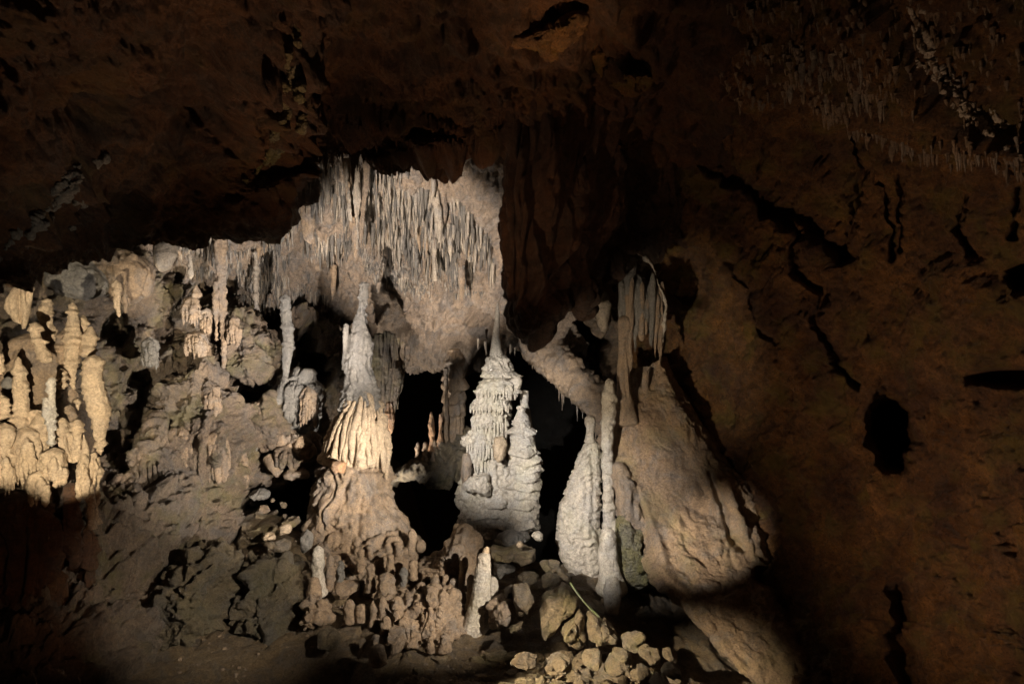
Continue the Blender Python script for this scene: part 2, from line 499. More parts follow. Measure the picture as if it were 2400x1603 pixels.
M['void'] = stone('unlit_passage_black', (0.02, 0.016, 0.012), (0.012, 0.010, 0.008), (0.008, 0.008, 0.008), bump=0.6)  # near-black colour stands in for the unlit depth
M['slope'] = stone('slope_flowstone', (0.44, 0.31, 0.195), (0.32, 0.22, 0.14), (0.12, 0.08, 0.055), bump=0.5, dark_amt=0.45, streak=0.15, moss=(0.26, 0.22, 0.08), moss_amt=0.3)
M['reed'] = stone('green_cable', (0.07, 0.09, 0.03), (0.05, 0.065, 0.025), (0.02, 0.025, 0.01), bump=0.2)
M['darkgrey'] = stone('dark_grey_calcite', (0.20, 0.18, 0.155), (0.13, 0.115, 0.10), (0.05, 0.045, 0.04), bump=0.4, dark_amt=0.4, streak=0.3)  # darker grey variant of the stalactite calcite
M['slab'] = stone('dark_fluted_rock', (0.15, 0.075, 0.04), (0.08, 0.05, 0.035), (0.02, 0.016, 0.014), bump=0.7, dark_amt=0.6, streak=0.5, cool=0.3)

# ------------------------------------------------------------------ the cave itself
def struct(o):
    o['kind'] = 'structure'; return o

# floor: one sheet in plan, with a pit behind the big stalagmites and a shelf at the left
def floor_h(x, y):
    g = lambda cx, cy, sx, sy: np.exp(-((x - cx) / sx) ** 2 - ((y - cy) / sy) ** 2)
    z = -0.86 + 0.36 * np.clip((y - 5.8) / 2.2, 0, 1)
    z = z - 0.30 * np.clip((x - 0.7) / 0.8, 0, 1) * np.clip((y - 5.2) / 1.2, 0, 1)
    pit = 1 / (1 + np.exp(-(y - 8.25) * 10)) * (1 / (1 + np.exp(-(x + 1.75) * 6)))
    z = z - 2.4 * pit
    z = z + 0.30 * g(-2.6, 7.6, 0.9, 0.9)
    z = z - 0.30 * g(-1.5, 5.7, 0.5, 0.35) + 0.30 * g(0.3, 4.9, 0.9, 0.45)
    return z
nx, ny = 520, 420
gx = np.linspace(-5.5, 5.5, nx); gy = 2.2 + (np.linspace(0, 1, ny) ** 1.3) * 13
GX, GY = np.meshgrid(gx, gy)
Z = floor_h(GX, GY)
Vf = np.stack([GX, GY, Z], -1)
Vf[..., 2] += disp(Vf, {'fbm': (0.16, 1.3, 6), 'crack': (0.03, 3.2), 'cell': (0.03, 9.0)}, 3)
struct(place(Vf, gridq(ny, nx), 'cave_floor', M['soil']))

# far end of the chamber, in the dark behind everything
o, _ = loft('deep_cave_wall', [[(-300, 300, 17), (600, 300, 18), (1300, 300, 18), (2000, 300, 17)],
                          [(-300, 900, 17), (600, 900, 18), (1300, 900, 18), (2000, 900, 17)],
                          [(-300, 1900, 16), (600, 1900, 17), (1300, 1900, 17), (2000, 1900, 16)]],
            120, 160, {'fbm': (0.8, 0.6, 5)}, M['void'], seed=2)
struct(o)

# lit grotto ceiling: comes down and away from the viewer
ceil_curves = [
    [(120, 330, 6.6), (420, 290, 6.9), (700, 240, 7.2), (1000, 220, 7.4), (1300, 240, 7.4), (1560, 350, 7.3)],
    [(160, 480, 7.2), (430, 440, 7.6), (700, 360, 8.0), (1000, 330, 8.2), (1280, 380, 8.0), (1560, 470, 7.6)],
    [(220, 590, 8.0), (460, 570, 8.5), (700, 520, 9.0), (980, 500, 9.2), (1260, 540, 9.0), (1540, 620, 8.2)],
    [(280, 640, 8.8), (500, 650, 9.4), (740, 660, 10.0), (960, 690, 10.3), (1220, 700, 9.8), (1500, 720, 8.7)],
    [(330, 700, 9.5), (540, 720, 10.2), (760, 750, 10.8), (960, 790, 11.2), (1200, 800, 10.5), (1460, 870, 9.2)],
    [(380, 690, 10.8), (580, 700, 11.4), (800, 730, 12.0), (960, 760, 12.4), (1200, 770, 11.6), (1440, 860, 10.2)],
]
ceil_feats = [
    ('d', 1010, 800, 130, 50, 0.35), ('d', 840, 600, 60, 40, 0.12),
    ('s', [(760, 440), (870, 560), (1000, 640), (1170, 680)], 8, 0.22, 130),
    ('s', [(700, 760), (860, 770), (960, 820)], 10, 0.15, 100),
    ('l', [(950, 380), (1060, 470), (1170, 560)], 14, -0.10),
    ('b', 1130, 480, 70, 70, 0.25), ('l', [(660, 520), (740, 600)], 14, 0.10),
    ('h', 1385, 800, 48, 85, 2.2), ('h', 1345, 770, 32, 45, 0.8),
]
ceil_obj, CV = loft('cave_ceiling', ceil_curves, 420, 620,
    {'fbm': [(0.34, 0.9, 5), (0.07, 4, 5)], 'ridge': [0.06, 3.2, 5], 'bil': (.09, 5, 5), 'flute': (0.06, 7, .22)}, M['grotto'], ceil_feats, seed=4)
struct(ceil_obj)

# brown wall at the left of the grotto
wl = [
    [(-260, 470, 7.2), (60, 500, 7.6), (300, 570, 8.2), (500, 680, 9.6), (700, 745, 10.4), (880, 800, 11.0)],
    [(-260, 640, 7.0), (60, 640, 7.4), (300, 690, 8.1), (520, 750, 9.0), (700, 790, 9.7), (880, 820, 10.4)],
    [(-260, 860, 6.9), (60, 860, 7.2), (300, 860, 7.9), (520, 870, 8.6), (700, 880, 9.3), (880, 890, 10.0)],
    [(-260, 1060, 6.7), (60, 1060, 7.0), (300, 1050, 7.5), (520, 1050, 8.1), (680, 1060, 8.8), (840, 1060, 9.4)],
    [(-260, 1280, 6.2), (60, 1270, 6.4), (280, 1240, 6.8), (480, 1220, 7.5), (640, 1230, 8.2), (800, 1230, 8.8)],
    [(-260, 1480, 5.4), (60, 1470, 5.6), (260, 1450, 6.0), (440, 1400, 6.7), (620, 1390, 7.4), (780, 1380, 8.0)],
    [(-260, 1750, 4.8), (60, 1750, 5.0), (260, 1720, 5.4), (440, 1640, 6.0), (620, 1600, 6.6), (780, 1560, 7.2)],
]
wl_feats = [
    ('d', 190, 650, 75, 48, 0.30), ('d', 300, 640, 60, 45, 0.22), ('d', 360, 700, 45, 60, 0.2),
    ('h', 268, 775, 30, 40, 1.2), ('h', 400, 640, 42, 34, 1.4), 
    ('h', 628, 745, 26, 55, 1.8), ('h', 705, 830, 28, 40, 1.5), ('h', 735, 870, 24, 40, 1.5),
    ('h', 650, 1085, 26, 50, 1.5), ('h', 590, 1180, 60, 30, 1.4), ('h', 690, 1190, 55, 50, 1.4),
    ('h', 545, 1225, 20, 40, 1.0),
    ('d', 400, 860, 60, 50, 0.2), ('d', 360, 1090, 60, 90, 0.25), ('d', 480, 1060, 90, 110, 0.35), ('d', 540, 1130, 50, 70, 0.15),
    ('d', 610, 1010, 60, 55, 0.25), ('d', 420, 980, 50, 50, 0.18), ('d', 290, 1260, 140, 120, 0.3),
    ('l', [(335, 905), (310, 1010), (300, 1080)], 12, -0.25), ('l', [(250, 900), (275, 1100), (290, 1200)], 18, -0.15),
    ('d', 470, 1210, 110, 90, 0.2),
    ('l', [(478, 1070), (484, 1150)], 5, -0.1), ('l', [(545, 1065), (552, 1110)], 5, -0.12),
]
wall_obj, WV = loft('cave_wall', wl, 520, 560,
    {'fbm': [(0.30, 1.1, 5), (0.09, 5, 5)], 'ridge': (0.11, 2.6, 6), 'flute': [(0.08, 6.0, 0.18), (0.02, 17, .25)], 'bil': (.13, 4, 6), 'cell': [(0.04, 4.5)], 'ledge': (0.025, 0.10, 0.08, 4)},
    M['wallL'], wl_feats, seed=8)
struct(wall_obj)

# dark overhang close above the viewer, upper left
oc = [
    [(-420, -260, 3.0), (0, -320, 3.2), (400, -320, 3.5), (800, -320, 4.0), (1000, -300, 4.4)],
    [(-420, 100, 3.3), (0, 40, 3.7), (300, 20, 4.2), (640, 0, 4.7), (860, -60, 5.2)],
    [(-420, 420, 3.7), (0, 330, 4.2), (300, 240, 4.8), (600, 180, 5.3), (800, 110, 5.8)],
    [(-420, 740, 4.2), (-40, 600, 4.7), (250, 470, 5.3), (500, 420, 5.7), (760, 230, 6.2)],
    [(-420, 900, 4.6), (-60, 722, 5.0), (60, 634, 5.3), (230, 560, 5.6), (430, 535, 5.9), (580, 480, 6.1), (640, 430, 6.2), (720, 330, 6.4), (830, 240, 6.6)],
    [(-420, 800, 5.4), (0, 600, 5.8), (250, 480, 6.3), (560, 440, 6.8), (860, 200, 7.2)],
]
oc_feats = [
    ('l', [(0, 590), (60, 530), (140, 440), (230, 370), (330, 330)], 16, 0.14),
    ('l', [(90, 560), (160, 500)], 12, 0.1),
    ('s', [(700, -20), (690, 120), (690, 250), (640, 420)], 12, 0.30, 160),
    ('h', 655, 90, 14, 14, 0.25), ('l', [(440, 260), (500, 310), (560, 370)], 8, -0.14), ('l', [(510, 440), (580, 460)], 8, -0.1),
    ('l', [(640, 260), (650, 330), (610, 430)], 7, 0.1), ('d', 590, 160, 110, 150, 0.2),
    ('l', [(410, 300), (420, 400), (480, 470)], 20, -0.12),
    ('b', 250, 300, 120, 70, -0.25), ('b', 300, 480, 60, 25, -0.15),
]
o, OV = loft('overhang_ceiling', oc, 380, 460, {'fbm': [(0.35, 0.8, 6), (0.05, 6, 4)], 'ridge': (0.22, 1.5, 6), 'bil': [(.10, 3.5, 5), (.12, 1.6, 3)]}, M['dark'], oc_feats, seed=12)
struct(o)

# roof between the two overhangs, out of the light
rc = [
    [(400, -500, 3.6), (900, -500, 3.9), (1300, -500, 4.1), (1700, -500, 4.2), (2100, -500, 4.0)],
    [(480, -120, 4.7), (900, -140, 4.9), (1300, -140, 5.1), (1700, -140, 5.2), (2100, -140, 4.9)],
    [(560, 120, 5.5), (900, 130, 5.8), (1180, 130, 6.0), (1500, 150, 6.2), (1900, 150, 5.9)],
    [(600, 290, 6.2), (900, 290, 6.4), (1180, 290, 6.5), (1500, 330, 6.9), (1900, 350, 6.9)],
    [(600, 440, 6.6), (700, 395, 6.6), (800, 372, 6.6), (880, 378, 6.6), (960, 352, 6.6), (1080, 335, 6.7), (1180, 345, 6.7), (1500, 400, 7.4), (1900, 500, 7.6)],
    [(600, 400, 7.0), (780, 345, 7.1), (950, 320, 7.1), (1080, 305, 7.1), (1180, 310, 7.1), (1500, 330, 8.0), (1900, 400, 8.6)],
]
rc_feats = [('s', [(760, 270), (860, 235), (980, 260)], 8, 0.25, 60), ('d', 1020, 330, 70, 25, 0.2), ('d', 860, 260, 90, 30, 0.2)]
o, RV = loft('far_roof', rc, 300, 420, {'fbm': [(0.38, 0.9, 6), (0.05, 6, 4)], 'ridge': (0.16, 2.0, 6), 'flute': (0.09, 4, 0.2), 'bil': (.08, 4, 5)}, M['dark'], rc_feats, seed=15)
struct(o)

# ochre wall filling the right of the picture
wr = [
    [(1450, -420, 5.6), (1800, -420, 4.9), (2200, -420, 4.1), (2800, -420, 3.3)],
    [(1430, 120, 6.8), (1800, 100, 5.8), (2200, 60, 4.8), (2800, 40, 3.7)],
    [(1440, 420, 7.8), (1800, 400, 6.6), (2200, 380, 5.4), (2800, 380, 4.0)],
    [(1460, 650, 8.6), (1800, 650, 7.0), (2200, 640, 5.7), (2800, 620, 4.2)],
    [(1480, 950, 9.0), (1800, 950, 7.2), (2200, 950, 5.8), (2800, 950, 4.3)],
    [(1560, 1250, 8.6), (1800, 1250, 7.1), (2200, 1250, 5.6), (2800, 1250, 4.1)],
    [(1640, 1500, 7.6), (1850, 1500, 6.4), (2200, 1500, 5.2), (2800, 1500, 3.8)],
    [(1640, 1850, 6.4), (1850, 1850, 5.5), (2200, 1850, 4.6), (2800, 1850, 3.4)],
]
wr_feats = [
    ('l', [(1600, 250), (1640, 340), (1700, 420), (1790, 480), (1880, 520), (1930, 570), (1965, 600)], 18, -0.70),
    ('l', [(1570, 300), (1620, 380), (1690, 440)], 8, -0.38),
    ('l', [(1780, 490), (1860, 540), (1890, 640), (1935, 690), (1940, 780), (1960, 860), (2000, 905)], 8, -0.54),
    ('l', [(1975, 340), (1990, 440), (1975, 540), (1960, 620)], 7, -0.43),
    ('l', [(2045, 440), (2065, 540), (2080, 610)], 7, -0.42), ('l', [(2095, 420), (2085, 500), (2095, 590)], 7, -0.42),
    ('l', [(2275, 460), (2240, 540), (2260, 600)], 7, -0.32), ('l', [(2390, 440), (2370, 560)], 7, -0.38),
    ('l', [(1690, 620), (1760, 680), (1790, 760), (1840, 800)], 7, -0.35),
    ('h', 2085, 1010, 42, 80, 2.2), ('h', 2400, 885, 110, 20, .5),  ('h', 2400, 650, 45, 30, 0.5),
     ('l', [(2090, 1380), (2110, 1500), (2120, 1620)], 19, -0.70), 
      
    ('s', [(2130, 30), (2180, 150), (2260, 240), (2340, 310), (2460, 340)], 7, 0.30, 120),
    ('s', [(1680, 250), (1800, 290), (1960, 330), (2080, 300), (2200, 350), (2340, 330)], 10, -0.18, 200),
    ('h', 1600, 660, 40, 60, 0.5), ('l', [(2050, 1140), (2060, 1300)], 10, 0.08),
    ('d', 1860, 760, 120, 200, 0.12), ('d', 2230, 760, 130, 160, 0.12),
]
o, RWV = loft('right_cave_wall', wr, 620, 620, {'fbm': [(0.26, 0.7, 5), (0.05, 5, 4)], 'ridge': (0.09, 2.4, 6), 'bil': [(.09, 3.2, 6), (.03, 9, 4)]}, M['wallR'], wr_feats, seed=21)
struct(o)

# hanging slab in the middle, in front of the lit grotto
# a sheet of rock that folds round its left and lower edges
edge = [(1178, 120), (1176, 260), (1180, 420), (1176, 560), (1180, 690), (1196, 740), (1225, 778), (1258, 792), (1272, 752), (1290, 728), (1318, 703), (1345, 704), (1368, 722), (1388, 692), (1404, 660), (1413, 626), (1434, 636), (1462, 606), (1500, 590), (1560, 584), (1600, 560)]
n_e = len(edge)
inner = []
for f, dz in ((0.0, 0.45), (0.0, 0.12), (0.035, -0.02), (0.10, -0.10), (0.3, -0.16), (0.62, -0.2), (1.0, -0.1)):
    row = []
    for i, (x, y) in enumerate(edge):
        t = i / (n_e - 1)
        D = 6.35 + 1.15 * t
        ax, ay = 1480 + 60 * t, -160 + 330 * t      # far anchor of the slab, high up
        off = 0 if f > 0 or dz < 0.4 else 14
        row.append((x + (ax - x) * f + off, y + (ay - y) * f - off, D + dz))
    inner.append(row)
slab_feats = [
    ('s', [(1180, 100), (1230, 118), (1300, 118), (1350, 80), (1395, 40)], 5, -0.25, 160),
    ('l', [(1190, 105), (1260, 118), (1330, 90), (1385, 45)], 16, 0.16),
    ('l', [(1390, 60), (1410, 150), (1440, 200), (1500, 195)], 12, 0.16),
    ('l', [(1460, 270), (1510, 240), (1560, 215), (1600, 200)], 10, 0.10),
]
slab_o, SV = loft('hanging_rock_slab', inner, 220, 420, {'fbm': [(0.04, 1.6, 5), (0.03, 7, 4)], 'flute': [(0.15, 4, 0.05), (0.04, 12, 0.08)], 'bil': (.02, 8, 4)}, M['slab'], slab_feats, seed=25)
tag(slab_o, 'dark fluted rock slab hanging in front of the lit grotto, with a straight left edge', 'rock slab')

# ------------------------------------------------------------------ the big stalagmites
def foot(px, py, D): return P(px, py, D)

# left cone: spire, fluted skirt and rock base
DL = 7.8
t = empty('stalagmite', foot(845, 1300, DL), 'tallest cone stalagmite, slim grey spire above a cream fluted skirt, beside the black opening', 'stalagmite')
tube('spire', [(660, 845, 862), (680, 842, 863), (700, 841, 863), (740, 834, 860), (770, 824, 860), (790, 812, 868), (830, 808, 872), (860, 806, 870), (885, 808, 880), (925, 802, 888), (965, 792, 896), (1010, 790, 900), (1060, 790, 900)],
     DL, M['grey'], {'fbm': [(0.05, 3.2, 5), (0.015, 16, 3)], 'ledge': [(0.022, 0.085, 0.06, 7)], 'cell': (0.012, 22), 'flute': (0.02, 11, 0.2)}, 31, 0.85, 0.009, parent=t)
tube('fluted_skirt', [(905, 838, 872), (925, 828, 885), (950, 812, 893), (975, 792, 899), (1000, 775, 905), (1025, 764, 911), (1055, 756, 913), (1085, 752, 912), (1100, 752, 911)],
     DL - 0.03, M['cream'], {'fbm': [(0.045, 3.0, 5), (0.012, 18, 3)], 'flute': [(0.06, 6.5, 0.10), (0.022, 15, 0.15)], 'bil': (.02, 9, 4), 'ledge': (0.012, 0.12, 0.10, 5)}, 33, 0.85, 0.009, caps=(1.2, 0.25), parent=t)
tube('base', [(1068, 770, 900), (1085, 756, 912), (1110, 745, 917), (1140, 737, 921), (1180, 733, 932), (1227, 722, 950), (1260, 712, 965), (1300, 700, 980), (1340, 690, 985)],
     DL, M['tan'], {'fbm': [(0.12, 2.6, 6), (0.03, 10, 4)], 'crack': (0.04, 2.6), 'bil': (.035, 6, 5), 'flute': (.03, 6, .2), 'ledge': (0.015, 0.2, 0.15, 4), 'cell': (0.012, 14)}, 35, 0.9, 0.011, caps=(0.6, 0.2), parent=t)
for i, (u, y0, y1, w) in enumerate([(-.93, 1000, 1070, 7), (-.80, 950, 1082, 9), (-.62, 975, 1078, 8), (-.46, 930, 1086, 9), (-.30, 955, 1094, 8), (-.13, 925, 1092, 11), (.05, 960, 1100, 8), (.20, 935, 1098, 9), (.36, 950, 1094, 8), (.52, 940, 1104, 10), (.67, 985, 1100, 8), (.80, 960, 1112, 9), (.93, 1000, 1124, 8)]):
    pts = []
    for y in np.linspace(y0, y1, 7):
        hw = np.interp(y, [905, 950, 1000, 1055, 1085, 1130], [17, 40, 65, 78, 81, 82]); c = np.interp(y, [905, 1000, 1085], [855, 840, 832])
        uu = u + 0.03 * math.sin(y * .05 + i * 2)
        pts.append((c + uu * hw, y, DL - .03 - hw * K * DL * .85 * math.sqrt(max(0.03, 1 - uu * uu)) * .97))
    strand('drip_flute', pts, [.012, w * .0028, w * .0034, w * .0036, w * .0032, w * .0024, .006], M['cream'], {'fbm': (0.014, 8, 4), 'flute': (.006, 30, .2)}, 50 + i, t, 70, 14)
tube('side_stub', [(758, 806, 816), (775, 803, 819), (820, 803, 822), (870, 800, 824)], DL + 0.05, M['grey'], {'fbm': (0.012, 9, 4), 'cell': (0.008, 30)}, 37, 1, 0.009, parent=t)
o = blob('rock_block', [(778, 1082), (800, 1080), (816, 1084), (812, 1100), (804, 1112), (782, 1112), (777, 1098)], DL - 0.44, 0.07, M['orange'], {'fbm': (0.015, 8, 4)}, 3, 0.009, cuts=8)
tag(o, 'small orange rock block resting on the ledge under the cream skirt of the tallest stalagmite', 'rock')

# centre: tiered white stalagmite with its scaly twin
DC = 8.0
t = empty('stalagmite', foot(1150, 1290, DC), 'white tiered stalagmite with a needle tip and drip fringes, right of the black opening', 'stalagmite')
tube('needle_tip', [(710, 1164, 1168), (735, 1160, 1171), (765, 1157, 1172), (793, 1153, 1171), (815, 1151, 1174), (840, 1146, 1182)], DC, M['white'], {'fbm': (0.014, 7, 4)}, 41, 1, 0.008, parent=t)
tiers = [
    (826, 872, 1152, 1176, 1128, 1200, 0), (858, 888, 1128, 1200, 1122, 1224, 1), (880, 926, 1128, 1210, 1112, 1218, 2),
    (915, 962, 1116, 1206, 1099, 1198, 3), (950, 1002, 1110, 1190, 1101, 1192, 4), (990, 1050, 1098, 1186, 1087, 1180, 5),
    (1030, 1085, 1100, 1165, 1092, 1150, 6)]
tube('core', [(830, 1145, 1185), (870, 1134, 1205), (930, 1124, 1200), (1000, 1112, 1192), (1060, 1104, 1190), (1100, 1098, 1190), (1150, 1095, 1200), (1200, 1090, 1215)], DC + 0.05, M['white'],
     {'fbm': (0.05, 4, 4), 'ledge': (0.03, 0.1, 0.08, 6)}, 42, 0.85, 0.010, parent=t)
for (y0, y1, a, b, c, d, k) in tiers:
    tube('drip_tier', [(y0, a, b), (y0 + (y1 - y0) * .35, (a + c) / 2 - 3, (b + d) / 2 + 3), (y0 + (y1 - y0) * .8, c, d), (y1, c + 3, d - 3)], DC - 0.02 * k, M['white'],
         {'fbm': [(0.03, 4.5, 5), (0.008, 22, 3)], 'ledge': [(0.045, 0.08, 0.09, 9)], 'flute': [(0.025, 12, 0.12)], 'bil': (.02, 14, 3)}, 60 + k, 0.85, 0.0085, caps=(1.1, 0.12), parent=t)
rr = random.Random(5)
for (y0, y1, a, b, c, d, k) in tiers[2:]:       # icicle fringe under each tier
    n = int((d - c) / 7)
    for i in range(n):
        u = (i + rr.uniform(.2, .8)) / n
        x = c + 3 + (d - c - 6) * u
        off = (d - c) / 2 * K * DC * 0.85 * math.sqrt(max(0.02, 1 - (2 * u - 1) ** 2)) * 0.93
        L = rr.uniform(10, 34) if k > 3 else rr.uniform(4, 14)
        w = rr.uniform(2.2, 4.5)
        tube('icicle', [(y1 - 12, x - w, x + w), (y1 + L * .5, x - w * .8, x + w * .8), (y1 + L, x - w * .35, x + w * .35)], DC - off - 0.02 * k, M['white'], {'fbm': (0.006, 14, 3)}, 80 + i + 10 * k, 1, 0.009, caps=(.3, 1.5), parent=t)
tube('plinth', [(1050, 1108, 1190), (1080, 1098, 1196), (1108, 1090, 1215), (1131, 1082, 1225), (1162, 1077, 1235), (1195, 1076, 1240), (1227, 1077, 1240), (1245, 1066, 1235), (1262, 1050, 1220), (1290, 1035, 1205), (1330, 1020, 1200)],
     DC, M['white'], {'fbm': [(0.07, 2.6, 5), (0.015, 14, 4)], 'bil': (.03, 8, 4), 'ledge': [(0.05, 0.13, 0.09, 4), (0.02, 0.05, 0.06, 9)], 'flute': (0.02, 9, 0.2)}, 44, 0.85, 0.010, caps=(.8, .2), parent=t)
tube('side_horn', [(880, 1198, 1224), (888, 1196, 1226), (905, 1196, 1222), (925, 1192, 1216), (940, 1180, 1205)], DC - 0.05, M['white'], {'fbm': (0.03, 7, 4)}, 45, 1, 0.009, parent=t)
blob('drip_block', [(1160, 1025), (1178, 1023), (1186, 1040), (1184, 1070), (1170, 1083), (1158, 1075), (1155, 1045)], DC - 0.33, 0.10, M['cream'], {'fbm': (0.02, 6, 4), 'flute': (0.01, 14, .2)}, 46, 0.009, parent=t)
blob('pillar_stub', [(1084, 1062), (1100, 1059), (1106, 1080), (1104, 1120), (1100, 1140), (1086, 1142), (1082, 1100)], DC - 0.20, 0.09, M['tan'], {'fbm': (0.02, 6, 4), 'flute': (0.01, 14, .2)}, 47, 0.009, parent=t)
blob('lower_apron', [(1086, 1135), (1110, 1118), (1140, 1112), (1148, 1140), (1144, 1162), (1120, 1152), (1090, 1146)], DC - 0.32, 0.10, M['white'], {'fbm': (0.03, 6, 4), 'cell': (.012, 20), 'flute': (0.015, 12, .2)}, 48, 0.009, parent=t)

o = tube('stalagmite', [(950, 1210, 1226), (960, 1206, 1231), (988, 1200, 1243), (1010, 1199, 1250), (1032, 1197, 1258), (1075, 1192, 1266), (1097, 1190, 1271), (1131, 1190, 1271), (1184, 1190, 1268), (1215, 1180, 1267), (1240, 1178, 1260), (1252, 1180, 1245)],
     7.86, M['white'], {'fbm': [(0.04, 3, 5), (0.008, 20, 3)], 'ledge': [(0.055, 0.09, 0.05, 5), (0.018, 0.035, 0.05, 10)], 'bil': (0.012, 14, 3)}, 49, 0.85, 0.0085, caps=(1, .5))
tag(o, 'scaly grey-white stalagmite standing against the right side of the white tiered one', 'stalagmite')
o = tube('stalagmite', [(914, 1218, 1238), (920, 1218, 1238), (945, 1220, 1238), (960, 1222, 1242), (1000, 1226, 1250), (1080, 1230, 1262)], 8.15, M['white'], {'fbm': (0.02, 7, 4)}, 51, 1, 0.009, caps=(.3, .5))
tag(o, 'short blunt white stub rising behind the rounded top of the scaly stalagmite', 'stalagmite')

# right pair
DR = 7.5
t = empty('stalagmite', foot(1380, 1380, DR), 'broad cream stalagmite with a small knobbed head and pebbly skin, left of the column', 'stalagmite')
tube('body', [(1026, 1372, 1392), (1040, 1366, 1405), (1068, 1355, 1412), (1110, 1337, 1412), (1151, 1322, 1412), (1197, 1311, 1410), (1231, 1307, 1405), (1269, 1306, 1404), (1300, 1309, 1408), (1330, 1326, 1412), (1358, 1350, 1420), (1390, 1375, 1430), (1420, 1385, 1440)],
     DR, M['white'], {'fbm': [(0.05, 2.4, 5), (0.008, 20, 3)], 'cell': [(0.010, 20)], 'bil': (.014, 9, 4), 'flute': (0.016, 9, .2), 'ledge': (0.018, 0.06, 0.06, 8)}, 54, 0.85, 0.0085, caps=(.8, .3), parent=t)
tube('head', [(972, 1378, 1390), (980, 1370, 1396), (992, 1369, 1398), (1004, 1373, 1394), (1020, 1373, 1391), (1040, 1368, 1395)], DR - 0.02, M['white'], {'fbm': (0.02, 8, 4)}, 55, 1, 0.008, parent=t)
o = tube('stalagmite', [(887, 1418, 1436), (896, 1414, 1441), (914, 1413, 1443), (923, 1407, 1445), (965, 1406, 1443), (1006, 1406, 1440), (1040, 1408, 1438), (1080, 1410, 1436), (1130, 1412, 1440), (1180, 1414, 1440), (1240, 1412, 1445), (1300, 1410, 1455)],
     7.45, M['white'], {'fbm': [(0.035, 4, 5)], 'ledge': [(0.014, 0.09, 0.06, 6)], 'cell': (0.012, 18)}, 56, 1, 0.0085, caps=(.7, .3))
tag(o, 'tall slim grey stalagmite just behind the broad cream one with the knobbed head', 'stalagmite')
o = tube('stalagmite', [(1234, 1412, 1432), (1250, 1406, 1441), (1269, 1404, 1446), (1308, 1403, 1448), (1340, 1406, 1455), (1370, 1400, 1470), (1400, 1395, 1480)], 7.05, M['white'], {'fbm': (0.03, 4, 5), 'cell': (0.01, 14)}, 57, 1, 0.0085)
tag(o, 'smooth thumb-shaped stump in front of the broad cream stalagmite', 'stalagmite')
o = tube('stalagmite', [(1350, 1428, 1444), (1362, 1418, 1452), (1385, 1414, 1456), (1415, 1416, 1454), (1440, 1420, 1450)], 6.8, M['white'], {'fbm': (0.025, 4, 5)}, 58, 1, 0.0085)
tag(o, 'low wet bulb of calcite at the foot of the thumb-shaped stump', 'stalagmite')
o = blob('mossy_mound', [(1452, 1215), (1470, 1230), (1495, 1250), (1508, 1285), (1515, 1320), (1510, 1365), (1480, 1385), (1455, 1375), (1448, 1330), (1446, 1270)], 7.3, 0.25, M['mossy'], {'fbm': (0.09, 4, 5), 'cell': (0.03, 12)}, 59, 0.010)
tag(o, 'green-stained knobbly flowstone mound wedged between the thumb-shaped stump and the slope', 'flowstone mound')
o = blob('flowstone_mound', [(1440, 1080), (1470, 1110), (1500, 1160), (1520, 1220), (1515, 1260), (1490, 1245), (1460, 1225), (1445, 1180)], 7.45, 0.22, M['tan'], {'fbm': (0.06, 4, 5), 'flute': (0.04, 8, .15), 'cell': (0.015, 12)}, 60, 0.010)
tag(o, 'cream fluted flowstone below the column foot, above the green-stained mound', 'flowstone mound')

# ------------------------------------------------------------------ column with the long flowstone slope
t = empty('column', foot(1560, 1500, 7.6), 'wide dripstone column hanging to the roof and spreading into a long flowstone slope', 'column')
tube('shaft', [(600, 1452, 1490), (620, 1449, 1494), (640, 1446, 1500), (675, 1446, 1540), (716, 1446, 1556), (745, 1447, 1560), (765, 1452, 1552), (785, 1458, 1540)], 7.75, M['grey'],
     {'fbm': [(0.05, 3, 5)], 'flute': [(0.05, 6, .08), (0.015, 18, .1)], 'cell': (0.008, 18)}, 70, 0.75, 0.010, caps=(.2, .9), parent=t)
for i, (x0, x1, y0, y1, w) in enumerate([(1458, 1460, 660, 800, 9), (1470, 1468, 690, 838, 7), (1482, 1476, 650, 872, 8), (1494, 1489, 720, 826, 5), (1505, 1505, 660, 800, 9), (1517, 1514, 700, 786, 6), (1530, 1526, 640, 812, 9), (1541, 1536, 690, 838, 6), (1552, 1546, 660, 850, 7), (1560, 1556, 700, 790, 5)]):
    ym = (y0 + y1) / 2; xm = (x0 + x1) / 2 + 2 * math.sin(i * 2.1)
    dd = 7.75 - 0.17 * math.sqrt(max(0.0, 1 - ((x0 - 1505) / 60) ** 2))
    tube('drapery', [(y0, x0 - w * .8, x0 + w * .8), (ym, xm - w, xm + w), (y1 - 30, x1 - w * .7, x1 + w * .7), (y1, x1 - w * .3, x1 + w * .3)], dd, M['tan' if i % 3 else 'grey'],
         {'fbm': (0.03, 4, 5), 'flute': (0.012, 20, .1)}, 170 + i, 1, 0.010, caps=(3, 1.5), parent=t)
tube('strand', [(740, 1449, 1478), (800, 1449, 1474), (860, 1450, 1475), (920, 1448, 1482), (960, 1445, 1490), (1000, 1442, 1500)], 7.6, M['tan'], {'fbm': (0.03, 4, 5), 'flute': (0.02, 9, .1)}, 71, 1, 0.010, parent=t)
tube('bone_stub', [(868, 1508, 1518), (880, 1506, 1521), (905, 1504, 1520), (925, 1500, 1524)], 7.75, M['tan'], {'fbm': (0.012, 8, 4)}, 72, 1, 0.010, parent=t)
